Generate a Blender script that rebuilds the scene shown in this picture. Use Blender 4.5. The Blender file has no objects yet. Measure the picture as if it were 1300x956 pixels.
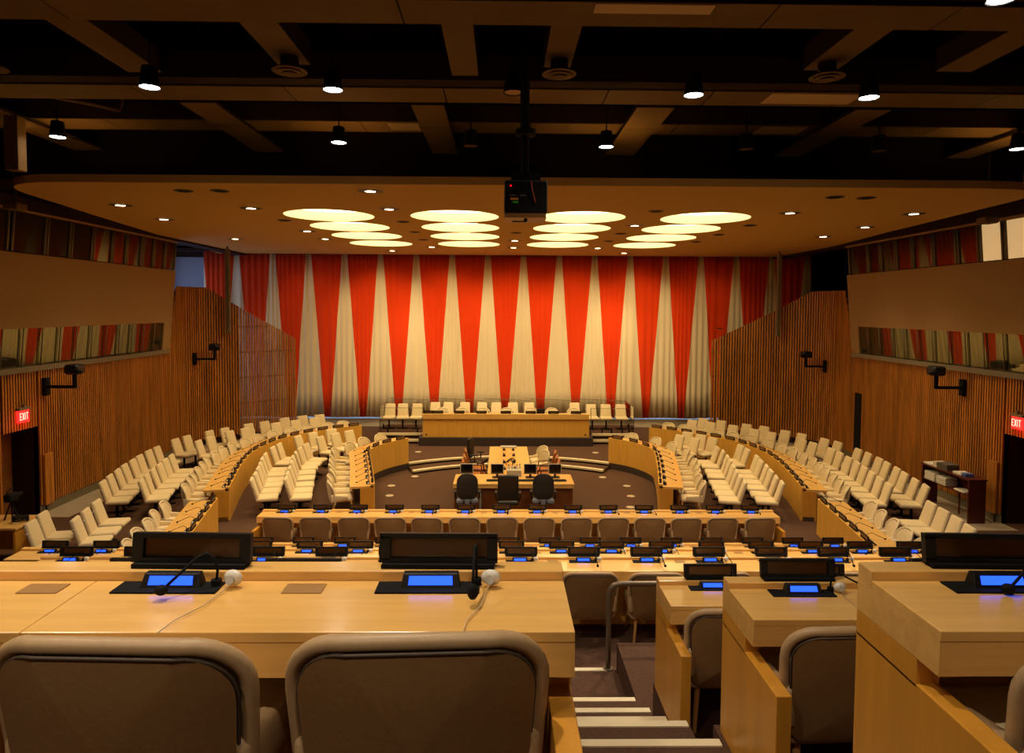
import bpy, math, random
from mathutils import Vector, Matrix
from mathutils.geometry import tessellate_polygon
random.seed(7)
PI = math.pi
sc = bpy.context.scene
COL = sc.collection
AX = 0.38                      # x of the room's middle axis
EYE = 4.93                     # camera height over the main floor

# ------------------------------------------------------------------ materials
def lin(c):
    return tuple(((v/255)/12.92 if v/255 <= .04045 else ((v/255+.055)/1.055)**2.4) for v in c)
def mat(name, rgb, rough=.6, spec=.5, metal=0, noise=None, bump=0, coat=0, ior=1.5, wood=None, emis=None, estr=0, trans=0, alpha=1, sheen=0):
    m = bpy.data.materials.new(name); m.use_nodes = True
    nt = m.node_tree; b = nt.nodes['Principled BSDF']
    c = lin(rgb)
    b.inputs['Base Color'].default_value = (*c, 1)
    b.inputs['Roughness'].default_value = rough
    b.inputs['Metallic'].default_value = metal
    b.inputs['IOR'].default_value = ior
    b.inputs['Specular IOR Level'].default_value = spec
    b.inputs['Coat Weight'].default_value = coat
    b.inputs['Coat Roughness'].default_value = .12
    b.inputs['Transmission Weight'].default_value = trans
    b.inputs['Alpha'].default_value = alpha
    b.inputs['Sheen Weight'].default_value = sheen
    if emis:
        b.inputs['Emission Color'].default_value = (*lin(emis), 1)
        b.inputs['Emission Strength'].default_value = estr
    if noise or wood:
        tc = nt.nodes.new('ShaderNodeTexCoord'); mp = nt.nodes.new('ShaderNodeMapping')
        nz = nt.nodes.new('ShaderNodeTexNoise'); rp = nt.nodes.new('ShaderNodeValToRGB')
        nt.links.new(tc.outputs['Object'], mp.inputs['Vector']); nt.links.new(mp.outputs['Vector'], nz.inputs['Vector'])
        if wood:
            mp.inputs['Scale'].default_value = wood[0]; nz.inputs['Scale'].default_value = wood[1]; amt = wood[2]
            nz.inputs['Detail'].default_value = 5; nz.inputs['Roughness'].default_value = .6
        else:
            nz.inputs['Scale'].default_value = noise[0]; amt = noise[1]
            nz.inputs['Detail'].default_value = 4
            if len(noise) > 2: mp.inputs['Scale'].default_value = noise[2]
        e = rp.color_ramp.elements
        e[0].position = .3; e[1].position = .72
        e[0].color = (*[v*(1-amt) for v in c], 1); e[1].color = (*[min(1, v*(1+amt)) for v in c], 1)
        nt.links.new(nz.outputs['Fac'], rp.inputs['Fac']); nt.links.new(rp.outputs['Color'], b.inputs['Base Color'])
        if bump:
            bp = nt.nodes.new('ShaderNodeBump'); bp.inputs['Strength'].default_value = bump; bp.inputs['Distance'].default_value = .01
            nt.links.new(nz.outputs['Fac'], bp.inputs['Height']); nt.links.new(bp.outputs['Normal'], b.inputs['Normal'])
    return m
M = {}
M['maple'] = mat('maple_top', (226, 174, 94), .27, .5, wood=((1.2, 14, 14), 1.6, .09), coat=.25)
M['maple_front'] = mat('maple_front', (222, 164, 66), .38, .5, wood=((9, 9, .8), 1.6, .10))
M['maple_side'] = mat('maple_side', (206, 142, 46), .38, .5, wood=((9, 9, .8), 1.6, .10))
M['plinth'] = mat('dark_plinth', (58, 42, 34), .8, noise=(30, .2))
M['carpet'] = mat('brown_carpet', (86, 61, 45), .95, .1, noise=(26, .26, (1, 6, 1)), bump=.35)
M['marble'] = mat('beige_marble_floor', (168, 152, 126), .45, noise=(3, .12))
M['cream'] = mat('cream_upholstery', (216, 192, 146), .75, .2, noise=(60, .05), bump=.12, sheen=.15)
M['khaki'] = mat('khaki_back_upholstery', (130, 96, 56), .6, .35, noise=(70, .05), bump=.08)
M['rim'] = mat('beige_leather_rim', (176, 144, 102), .45, .4, noise=(50, .05))
M['stitch'] = mat('dark_piping', (70, 54, 38), .7)
M['leg'] = mat('light_wood_leg', (196, 142, 78), .4)
M['black'] = mat('black_plastic', (20, 19, 18), .42, .4)
M['matte'] = mat('matte_black', (14, 13, 12), .8, .2)
M['metal'] = mat('dark_metal', (50, 46, 40), .45, metal=.6)
M['rail'] = mat('bronze_handrail', (120, 104, 84), .4, metal=.5)
M['panel'] = mat('brown_plate_panel', (156, 116, 66), .4, .4)
M['screen'] = mat('blue_display', (10, 30, 120), .3, emis=(34, 78, 255), estr=2.6)
M['ear'] = mat('white_earpiece', (222, 214, 196), .35)
M['cord'] = mat('pale_cord', (196, 170, 130), .5)
M['slat'] = mat('walnut_slat', (170, 106, 36), .5, .35, wood=((3.5, 3.5, .25), 2.2, .42))
M['slatback'] = mat('dark_wall_backing', (48, 27, 15), .9, .1)
M['taupe'] = mat('taupe_fabric_panel', (154, 122, 80), .9, .1, noise=(40, .05))
M['frame'] = mat('grey_bronze_frame', (112, 100, 76), .5)
M['ceil'] = mat('cream_plaster_ceiling', (190, 152, 84), .9, .1)
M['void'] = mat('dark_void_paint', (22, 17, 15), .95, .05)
M['slab'] = mat('dark_brown_slab', (52, 34, 26), .9, .1, noise=(2, .25))
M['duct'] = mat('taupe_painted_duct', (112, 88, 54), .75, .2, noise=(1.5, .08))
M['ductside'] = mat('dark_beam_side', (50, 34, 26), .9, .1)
M['patch'] = mat('pale_duct_patch', (196, 166, 124), .8)
M['lampglow'] = mat('pendant_lamp_glow', (255, 250, 240), .5, emis=(255, 246, 232), estr=40)
M['discglow'] = mat('dome_light_glow', (255, 245, 225), .5, emis=(255, 234, 176), estr=4.5)
M['dome'] = mat('dome_side_cream', (250, 238, 206), .8)
M['spotglow'] = mat('downlight_glow', (255, 245, 225), .5, emis=(255, 228, 180), estr=14)
M['exit'] = mat('exit_red_light', (200, 20, 20), .5, emis=(255, 36, 30), estr=2.2)
M['exitw'] = mat('exit_letter_light', (255, 190, 180), .5, emis=(255, 150, 130), estr=2.4)
M['strip'] = mat('daylight_strip', (200, 220, 255), .5, emis=(170, 200, 240), estr=.5)
M['day'] = mat('unseen_daylight_window', (200, 220, 255), .5, emis=(178, 200, 255), estr=2.2)
M['boothlit'] = mat('lit_booth_window', (255, 232, 190), .5, emis=(255, 216, 150), estr=.42)
M['cherry'] = mat('dark_cherry_wood', (84, 30, 20), .4, wood=((8, 8, 1), 1.6, .15))
M['paper'] = mat('white_paper', (214, 204, 184), .8)
M['paperdark'] = mat('grey_box', (88, 80, 70), .7)
M['blue'] = mat('blue_print', (70, 90, 150), .7)
M['office'] = mat('black_office_fabric', (44, 38, 32), .6, .4)
M['leather'] = mat('black_leather', (30, 27, 24), .35, .5)
M['greyblue'] = mat('blue_grey_plastic', (120, 124, 132), .5)
M['tan'] = mat('tan_brown_leather', (168, 96, 32), .4, .5)
M['silver'] = mat('silver_plastic', (176, 168, 152), .4)
M['glassblack'] = mat('black_monitor_glass', (10, 8, 7), .15)
M['deskbody'] = mat('dark_brown_desk_panel', (118, 66, 26), .4, wood=((8, 8, 1), 1.6, .12))
M['nosing'] = mat('cream_step_nosing', (226, 206, 164), .6)
M['heater'] = mat('pale_heater_cover', (198, 180, 150), .6)
M['bluewall'] = mat('grey_alcove_wall', (150, 150, 156), .85)
M['brass'] = mat('brushed_floor_plate', (206, 190, 160), .35, metal=.3)
M['red'] = mat('red_led', (255, 20, 20), .5, emis=(255, 10, 10), estr=2)
M['green'] = mat('green_port', (60, 190, 40), .5)
M['orange'] = mat('orange_port', (220, 140, 40), .5)
M['copper'] = mat('copper_cable', (190, 80, 40), .4)
M['projbody'] = mat('projector_casing', (40, 35, 30), .5)
M['door'] = mat('brown_wood_door', (150, 92, 40), .45, wood=((6, 6, .5), 1.4, .12))
def glass_mat(name, tint, rough=.02):
    m = bpy.data.materials.new(name); m.use_nodes = True; nt = m.node_tree; nt.nodes.clear()
    o = nt.nodes.new('ShaderNodeOutputMaterial'); mx = nt.nodes.new('ShaderNodeMixShader')
    t = nt.nodes.new('ShaderNodeBsdfTransparent'); g = nt.nodes.new('ShaderNodeBsdfGlossy'); f = nt.nodes.new('ShaderNodeFresnel')
    t.inputs['Color'].default_value = tint; g.inputs['Roughness'].default_value = rough; f.inputs['IOR'].default_value = 1.5
    nt.links.new(f.outputs[0], mx.inputs[0]); nt.links.new(t.outputs[0], mx.inputs[1]); nt.links.new(g.outputs[0], mx.inputs[2])
    nt.links.new(mx.outputs[0], o.inputs[0]); return m
M['smoke'] = glass_mat('smoky_acrylic', (.97, .94, .9, 1), .12)
M['glass'] = glass_mat('clear_barrier_glass', (.93, .95, .92, 1))
def mirror_glass(name, base, refl, fac):
    m = bpy.data.materials.new(name); m.use_nodes = True; nt = m.node_tree; nt.nodes.clear()
    o = nt.nodes.new('ShaderNodeOutputMaterial'); mx = nt.nodes.new('ShaderNodeMixShader')
    d = nt.nodes.new('ShaderNodeBsdfDiffuse'); g = nt.nodes.new('ShaderNodeBsdfGlossy')
    d.inputs['Color'].default_value = (*lin(base), 1); g.inputs['Color'].default_value = (*lin(refl), 1); g.inputs['Roughness'].default_value = .015
    mx.inputs[0].default_value = fac
    nt.links.new(d.outputs[0], mx.inputs[1]); nt.links.new(g.outputs[0], mx.inputs[2]); nt.links.new(mx.outputs[0], o.inputs[0]); return m
M['dimglass'] = mirror_glass('dim_booth_glass', (44, 34, 22), (215, 190, 150), .14)
M['oliveglass'] = mirror_glass('dark_olive_booth_glass', (50, 40, 22), (180, 170, 130), .03)
M['boothglass'] = mirror_glass('reflective_booth_glass', (56, 50, 32), (205, 195, 155), .28)

# ------------------------------------------------------------------ mesh builder
class MB:
    def __init__(s): s.v = []; s.f = []; s.mi = []; s.cur = 0; s.sm = []
    def add(s, vs, fs, smooth=False, T=None):
        n = len(s.v)
        s.v += [tuple(T @ Vector(p)) if T else tuple(p) for p in vs]
        for f in fs: s.f.append(tuple(i+n for i in f)); s.mi.append(s.cur); s.sm.append(smooth)
        return s
    def box(s, c, d, T=None):
        x, y, z = c; a, b, h = d[0]/2, d[1]/2, d[2]/2
        vs = [(x-a, y-b, z-h), (x+a, y-b, z-h), (x+a, y+b, z-h), (x-a, y+b, z-h), (x-a, y-b, z+h), (x+a, y-b, z+h), (x+a, y+b, z+h), (x-a, y+b, z+h)]
        return s.add(vs, [(0, 3, 2, 1), (4, 5, 6, 7), (0, 1, 5, 4), (1, 2, 6, 5), (2, 3, 7, 6), (3, 0, 4, 7)], T=T)
    def bx(s, x0, x1, y0, y1, z0, z1, T=None):
        return s.box(((x0+x1)/2, (y0+y1)/2, (z0+z1)/2), (abs(x1-x0), abs(y1-y0), abs(z1-z0)), T)
    def rbox(s, c, d, r, n=3, T=None):
        """rounded box by superposed sphere octants"""
        r = min(r, min(d)/2*.99); h = [d[i]/2-r for i in range(3)]
        N = 4*n; R = 2*n; vs = []; fs = []
        for j in range(R+2):
            jj = j if j <= n else j-1
            th = PI*jj/R
            sz = 1 if j <= n else -1
            row = []
            for k in range(N+4):
                q = k//(n+1); kk = k-q
                ph = 2*PI*kk/N
                sx = 1 if q in (0, 3) else -1; sy = 1 if q in (0, 1) else -1
                vs.append((c[0]+sx*h[0]+r*math.sin(th)*math.cos(ph), c[1]+sy*h[1]+r*math.sin(th)*math.sin(ph), c[2]+sz*h[2]+r*math.cos(th)))
        W = N+4
        for j in range(R+1):
            for k in range(W):
                fs.append((j*W+k, (j+1)*W+k, (j+1)*W+(k+1) % W, j*W+(k+1) % W))
        fs.append(tuple(range(W))[::1]); fs.append(tuple((R+1)*W+k for k in range(W))[::-1])
        return s.add(vs, fs, True, T)
    def cyl(s, p0, p1, r0, r1=None, n=12, caps=True, smooth=True):
        r1 = r0 if r1 is None else r1
        p0 = Vector(p0); p1 = Vector(p1); d = (p1-p0).normalized()
        u = d.orthogonal().normalized(); w = d.cross(u)
        vs = [p0+r0*(math.cos(2*PI*i/n)*u+math.sin(2*PI*i/n)*w) for i in range(n)]+[p1+r1*(math.cos(2*PI*i/n)*u+math.sin(2*PI*i/n)*w) for i in range(n)]
        s.add(vs, [(i, (i+1) % n, n+(i+1) % n, n+i) for i in range(n)], smooth)
        if caps:
            s.add(vs[:n], [tuple(range(n))[::-1]]); s.add(vs[n:], [tuple(range(n))])
        return s
    def tube(s, pts, r, n=8, closed=False):
        pts = [Vector(p) for p in pts]; m = len(pts); vs = []; fs = []
        u = None
        for i, p in enumerate(pts):
            a = pts[(i-1) % m] if (closed or i > 0) else p
            b = pts[(i+1) % m] if (closed or i < m-1) else p
            d = (b-a).normalized()
            if u is None: u = d.orthogonal().normalized()
            u = (u-d*u.dot(d)).normalized(); w = d.cross(u)
            rr = r[i] if isinstance(r, (list, tuple)) else r
            vs += [p+rr*(math.cos(2*PI*k/n)*u+math.sin(2*PI*k/n)*w) for k in range(n)]
        for i in range(m if closed else m-1):
            j = (i+1) % m
            for k in range(n): fs.append((i*n+k, i*n+(k+1) % n, j*n+(k+1) % n, j*n+k))
        if not closed: fs.append(tuple(range(n))[::-1]); fs.append(tuple((m-1)*n+k for k in range(n)))
        return s.add(vs, fs, True)
    def prism(s, poly, z0, z1, T=None):
        n = len(poly)
        tri = tessellate_polygon([[Vector((*p, 0)) for p in poly]])
        vs = [(*p, z0) for p in poly]+[(*p, z1) for p in poly]
        fs = [(i, (i+1) % n, n+(i+1) % n, n+i) for i in range(n)]
        area = sum(poly[i][0]*poly[(i+1) % n][1]-poly[(i+1) % n][0]*poly[i][1] for i in range(n))
        if area < 0: fs = [f[::-1] for f in fs]
        for t in tri:
            a, b, c = t
            cr = (poly[b][0]-poly[a][0])*(poly[c][1]-poly[a][1])-(poly[b][1]-poly[a][1])*(poly[c][0]-poly[a][0])
            if cr < 0: a, b, c = a, c, b
            fs.append((n+a, n+b, n+c)); fs.append((c, b, a))
        return s.add(vs, fs, T=T)
    def holed(s, outer, holes, z, up=True):
        loops = [outer]+holes; flat = [p for l in loops for p in l]
        tri = tessellate_polygon([[Vector((*p, 0)) for p in l] for l in loops])
        fs = []
        for a, b, c in tri:
            A, B, C_ = flat[a], flat[b], flat[c]
            cr = (B[0]-A[0])*(C_[1]-A[1])-(B[1]-A[1])*(C_[0]-A[0])
            if (cr < 0) == up: a, b, c = a, c, b
            fs.append((a, b, c))
        return s.add([(*p, z) for p in flat], fs)
    def sphere(s, c, r, n=8, sc_=(1, 1, 1)):
        vs = []; fs = []
        for j in range(n+1):
            th = PI*j/n
            for k in range(2*n): vs.append((c[0]+sc_[0]*r*math.sin(th)*math.cos(PI*k/n), c[1]+sc_[1]*r*math.sin(th)*math.sin(PI*k/n), c[2]+sc_[2]*r*math.cos(th)))
        for j in range(n):
            for k in range(2*n): fs.append((j*2*n+k, (j+1)*2*n+k, (j+1)*2*n+(k+1) % (2*n), j*2*n+(k+1) % (2*n)))
        return s.add(vs, fs, True)
    def build(s, name, m, parent=None, loc=None, bevel=0):
        me = bpy.data.meshes.new(name); me.from_pydata(s.v, [], s.f)
        for x in (m if isinstance(m, (list, tuple)) else [m]): me.materials.append(x)
        me.polygons.foreach_set('material_index', s.mi); me.polygons.foreach_set('use_smooth', s.sm)
        me.update()
        o = bpy.data.objects.new(name, me); COL.objects.link(o)
        if parent: o.parent = parent
        if loc: o.location = loc
        if bevel:
            b = o.modifiers.new('bevel', 'BEVEL'); b.width = bevel; b.segments = 2; b.limit_method = 'ANGLE'
        return o
def tag(o, label, cat, group=None):
    o['label'] = label; o['category'] = cat
    if group: o['group'] = group
    return o
def thing(name, label=None, cat=None, loc=(0, 0, 0), rz=0, group=None):
    o = bpy.data.objects.new(name, None); o.empty_display_size = .1; COL.objects.link(o)
    o.location = loc; o.rotation_euler = (0, 0, rz)
    if label: tag(o, label, cat, group)
    return o
def struct(o): o['kind'] = 'structure'; return o
def dup(root, loc, rz, label=None, cat=None, group=None):
    r = root.copy(); COL.objects.link(r); r.location = loc; r.rotation_euler = (0, 0, rz)
    if label: tag(r, label, cat or root.get('category'), group)
    for ch in list(root.children):
        c = ch.copy(); COL.objects.link(c); c.parent = r
        for g in list(ch.children):
            d = g.copy(); COL.objects.link(d); d.parent = c
    return r
class Proto:
    """first placement uses the built thing itself, later ones are copies"""
    def __init__(s, root): s.root = root; s.used = False
    def put(s, loc, rz, label, cat, group):
        if not s.used:
            s.used = True; r = s.root; r.location = loc; r.rotation_euler = (0, 0, rz); tag(r, label, cat, group); return r
        return dup(s.root, loc, rz, label, cat, group)
ORD = ['first', 'second', 'third', 'fourth', 'fifth', 'sixth', 'seventh', 'eighth', 'ninth', 'tenth', 'eleventh', 'twelfth', 'thirteenth',
       'fourteenth', 'fifteenth', 'sixteenth', 'seventeenth', 'eighteenth', 'nineteenth', 'twentieth']

# ------------------------------------------------------------------ camera
F = 867.0
cam_d = bpy.data.cameras.new('camera'); cam = bpy.data.objects.new('camera', cam_d); COL.objects.link(cam)
cam_d.sensor_width = 36; cam_d.lens = F/1300*36; cam_d.shift_y = -45/1300; cam_d.clip_end = 200; cam_d.clip_start = .05
Rm = Matrix.Rotation(-math.atan(13/867), 3, 'Z') @ Matrix.Rotation(PI/2-math.atan(41/867), 3, 'X') @ Matrix.Rotation(.0059, 3, 'Z')
cam.matrix_world = Matrix.Translation((0, 0, EYE)) @ Rm.to_4x4()
sc.camera = cam

# ------------------------------------------------------------------ paths
def resample(ctrl, step=.15):
    P = [Vector(p) for p in ctrl]; out = []
    Q = [2*P[0]-P[1]]+P+[2*P[-1]-P[-2]]
    for i in range(1, len(Q)-2):
        for k in range(24):
            t = k/24
            a, b, c, d = Q[i-1], Q[i], Q[i+1], Q[i+2]
            out.append(.5*((2*b)+(c-a)*t+(2*a-5*b+4*c-d)*t*t+(3*b-a-3*c+d)*t**3))
    out.append(P[-1])
    L = [0]
    for i in range(1, len(out)): L.append(L[-1]+(out[i]-out[i-1]).length)
    n = max(2, round(L[-1]/step)); res = []
    j = 0
    for i in range(n+1):
        s_ = L[-1]*i/n
        while j < len(L)-2 and L[j+1] < s_: j += 1
        t = (s_-L[j])/max(1e-9, L[j+1]-L[j]); res.append(out[j].lerp(out[j+1], t))
    return res, L[-1]
def offs(path, d, side):
    """points moved outward; side=+1: outward is to the left of travel, -1: right"""
    out = []
    for i, p in enumerate(path):
        t = (path[min(i+1, len(path)-1)]-path[max(i-1, 0)]).normalized()
        nrm = Vector((-t.y, t.x))*side
        out.append(p+nrm*d)
    return out
def sweep(mb, path, prof, side):
    n = len(prof); vs = []; fs = []
    rails = [offs(path, o, side) for o, z in prof]
    for i in range(len(path)):
        for k in range(n): q = rails[k][i]; vs.append((q.x, q.y, prof[k][1]))
    for i in range(len(path)-1):
        for k in range(n): fs.append((i*n+k, i*n+(k+1) % n, (i+1)*n+(k+1) % n, (i+1)*n+k))
    fs.append(tuple(range(n))[::-1]); fs.append(tuple((len(path)-1)*n+k for k in range(n)))
    ar = sum(prof[k][0]*prof[(k+1) % n][1]-prof[(k+1) % n][0]*prof[k][1] for k in range(n))
    if (ar > 0) != (side > 0): fs = [f[::-1] for f in fs]
    mb.add(vs, fs)
def sample(path, u):
    f = u*(len(path)-1); i = min(int(f), len(path)-2); return path[i].lerp(path[i+1], f-i), (path[i+1]-path[i]).normalized()

P_OL = [(-6.24, 15.63), (-6.87, 18.1), (-7.1, 19.6), (-7.03, 20.95), (-6.66, 22.1), (-5.95, 23.1), (-4.91, 23.95)]
P_IL = [(-2.97, 15.94), (-3.32, 17.53), (-3.68, 19.1), (-3.82, 19.84), (-3.52, 20.8), (-2.95, 21.6)]
P_IR = [(3.73, 15.94), (4.08, 17.6), (4.38, 19.2), (4.46, 20.1), (4.08, 21.1), (3.45, 21.75)]
P_OR = [(7.03, 15.7), (7.38, 17.3), (7.6, 18.6), (7.66, 19.9), (7.35, 21.3), (6.65, 22.35), (5.9, 23.15), (5.19, 23.76)]
P_OLn = [(-5.52, 11.8), (-5.84, 13.3), (-6.14, 14.73)]
P_ORn = [(6.5, 11.8), (6.74, 13.3), (6.96, 14.74)]

# ------------------------------------------------------------------ floor, pit, tiers
ilp, _ = resample(P_IL); irp, _ = resample(P_IR)
def arc(c, R, x0, x1, n=24):
    a0 = math.acos((x0-c[0])/R); a1 = math.acos((x1-c[0])/R)
    return [Vector((c[0]+R*math.cos(a0+(a1-a0)*i/n), c[1]+R*math.sin(a0+(a1-a0)*i/n))) for i in range(n+1)]
up_arc = arc((.33, 16.95), 5.75, -2.98, 3.50)
lo_arc = arc((.33, 16.95), 5.1, -2.75, 3.22)
pit = [tuple(p) for p in ilp]+[tuple(p) for p in up_arc]+[tuple(p) for p in irp[::-1]]
outer = [(-15, 9.9), (15, 9.9), (15, 30), (-15, 30)]
mb = MB(); mb.holed(outer, [pit], 0); mb.cur = 1
n = len(pit)
for i in range(n):
    a, b = pit[i], pit[(i+1) % n]; mb.add([(*a, 0), (*b, 0), (*b, -.2), (*a, -.2)], [(0, 1, 2, 3)])
fl = mb.build('floor', [M['carpet'], M['plinth']]); struct(fl)
mb = MB(); mb.bx(-5, 5.5, 15.5, 23.2, -.3, -.2); struct(mb.build('floor_pit', M['carpet']))
st = MB(); st.prism([tuple(p) for p in lo_arc]+[tuple(p) for p in up_arc[::-1]], -.2, -.1); struct(st.build('floor_step', M['carpet']))
for nm, a, z in (('trim_1', lo_arc, -.1), ('trim_2', up_arc, 0)):
    m_ = MB(); sweep(m_, a, [(-.03, z-.045), (.10, z-.045), (.10, z+.012), (-.03, z+.012)], 1 if nm == 'x' else -1); struct(m_.build(nm, M['nosing']))
# marble strips along the walls
struct(MB().prism([(-10.9, 15.9), (-10.1, 15.9), (-9.98, 18.5), (-10.02, 20.5), (-9.7, 22.6), (-8.6, 25), (-7.6, 26), (-8.2, 27), (-10, 26), (-10.9, 23.5)], 0, .006).build('floor_strip_left', M['marble']))
struct(MB().prism([(11.66, 15.0), (10.55, 15.0), (10.6, 17), (10.72, 19), (10.7, 20.5), (10.4, 22.6), (9.3, 25), (8.4, 26), (9, 27), (10.8, 26), (11.66, 23.5)], 0, .006).build('floor_strip_right', M['marble']))
# raised tiers under the straight rows
def tier(name, x0, x1, y0, y1, z):
    struct(MB().bx(x0, x1, y0, y1, 0 if y0 > -2 else 0, z).build(name, M['carpet']))
WL, WR = -10.9, 11.66
tier('floor_tier_1', WL, WR, 7.95, 10.02, .60)
tier('floor_tier_2', WL, WR, 6.46, 7.95, 1.23)
AL, AR = .2, 1.13
for nm, x0, x1 in (('left', WL, AL), ('right', AR, WR)):
    tier('floor_walk_'+nm, x0, x1, 4.9, 6.46, 1.70)
    tier('floor_tier_3_'+nm, x0, x1, 3.5, 4.9, 2.18)
    tier('floor_tier_4_'+nm, x0, x1, 2.26, 3.5, 2.736)
    tier('floor_tier_5_'+nm, x0, x1, -3, 2.26, 3.28)
ys = [6.46, 5.5, 4.95, 4.45, 3.95, 3.35, 2.75, 2.1]; zs = [1.436, 1.70, 1.94, 2.18, 2.46, 2.736, 3.01, 3.28]
mb = MB()
for i, (y, z) in enumerate(zip(ys, zs)): mb.bx(AL, AR, -3 if i == len(ys)-1 else ys[i+1], y, 0, z)
struct(mb.build('floor_stair', M['carpet']))
for i, (y, z) in enumerate(zip(ys, zs)):
    struct(MB().bx(AL+.01, 1.03 if i == 0 else AR-.01, y-.035, y+.02, z-.03, z+.008).build('trim_stair_%d' % (i+1), M['nosing']))
struct(MB().bx(-15, 15, -3.2, 9.9, -.3, -.0).build('floor_base', M['carpet']))

# ------------------------------------------------------------------ side walls: slats
def slat_run(mb, p0, p1, z0f, z1f, nrm, pitch=.086, w=.05, dep=.04):
    p0 = Vector(p0); p1 = Vector(p1); L = (p1-p0).length; d = (p1-p0)/L; n = int(L/pitch)
    for i in range(n):
        s_ = (i+.5)*pitch; c = p0+d*s_; z0 = z0f(s_); z1 = z1f(s_)
        if z1-z0 < .05: continue
        a = c-d*w/2; b = c+d*w/2; q = Vector(nrm)*dep
        vs = []
        for z in (z0, z1):
            for p in (a, b, b+q, a+q): vs.append((p.x, p.y, z))
        mb.add(vs, [(0, 3, 2, 1), (4, 5, 6, 7), (0, 1, 5, 4), (1, 2, 6, 5), (2, 3, 7, 6), (3, 0, 4, 7)])
def interp(s_, tab):
    for (a, za), (b, zb) in zip(tab, tab[1:]):
        if s_ <= b: return za+(zb-za)*(s_-a)/(b-a)
    return tab[-1][1]
DL0, DL1 = 14.93, 16.1     # left door opening
DR0, DR1 = 14.2, 15.52     # right door opening
SILL = 3.44
def side_wall(name, X, sg, d0, d1):
    """sg=+1 for the left wall (room is towards +x)"""
    top = lambda y: interp(y, [(-3, SILL), (22.25, SILL), (23.05, 5.62), (30, 5.62)])
    mb = MB(); mb.cur = 1
    for y0, y1, z0 in ((-3, d0, 0), (d1, 23.7, 0), (d0, d1, 2.12)):
        # backing in pieces so that the slanted cut is followed
        y = y0
        while y < y1-1e-6:
            y2 = min(y+.4, y1); xa, xb = X, X-sg*.1
            zt = [top(y), top(y2)]
            vs = [(xa, y, z0), (xa, y2, z0), (xa, y2, zt[1]), (xa, y, zt[0]), (xb, y, z0), (xb, y2, z0), (xb, y2, zt[1]), (xb, y, zt[0])]
            mb.add(vs, [(0, 1, 2, 3), (7, 6, 5, 4), (3, 2, 6, 7), (0, 3, 7, 4), (1, 5, 6, 2)]); y = y2
    mb.cur = 0
    for y0, y1, z0 in ((-3, d0, .22), (d1, 23.7, .22), (d0, d1, 2.12)):
        slat_run(mb, (X, y0), (X, y1), lambda s_: z0, lambda s_: top(y0+s_), (sg, 0))
    struct(mb.build(name, [M['slat'], M['slatback']]))
side_wall('wall_left', WL, 1, DL0, DL1); side_wall('wall_right', WR, -1, DR0, DR1)
for nm, X, sg, d0, d1 in (('left', WL, 1, DL0, DL1), ('right', WR, -1, DR0, DR1)):
    mb = MB(); mb.bx(X, X+sg*.02, -3, d0, 0, .2); mb.bx(X, X+sg*.02, d1, 23.6, 0, .2); struct(mb.build('baseboard_'+nm, M['frame']))
# door recesses with a wooden door leaf set back, dark jambs, handle
def doorway(nm, lab, X, sg, d0, d1):
    b = X-sg*.62
    mb = MB(); mb.bx(b, X, d1, d1+.06, 0, 2.2); mb.bx(b, X, d0-.06, d0, 0, 2.2); mb.bx(b, X, d0, d1, 2.12, 2.2)
    struct(mb.build('trim_door_'+nm, M['slatback']))
    r = thing('door_'+nm); struct(r)
    m2 = MB(); m2.bx(b-.05*sg, b, d0, d1, 0, 2.12); m2.build('door_leaf', M['door'], r)
    h = MB(); h.bx(b, b+sg*.05, d0+.1, d0+.2, 1.0, 1.06); h.build('handle', M['metal'], r, bevel=.01)
doorway('1', 'left', WL, 1, DL0, DL1); doorway('2', 'right', WR, -1, DR0, DR1)
# half-height wooden guard beside each door
for nm, X, sg, y, lab in (('L', WL, 1, DL1+.02, 'slim half-height wooden panel beside the doorway in the left wall'), ('R', WR, -1, DR1+.02, 'slim half-height wooden panel beside the doorway in the right wall')):
    g = thing('guard_panel', lab, 'panel', (X+sg*.05, y+.2, 0))
    MB().bx(0, sg*.06, -.15, .15, .2, 1.42).build('board', M['slat'], g, bevel=.006)
    m_ = MB(); m_.cyl((sg*.03, -.1, 0), (sg*.03, -.1, .2), .02); m_.build('foot', M['metal'], g)
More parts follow.
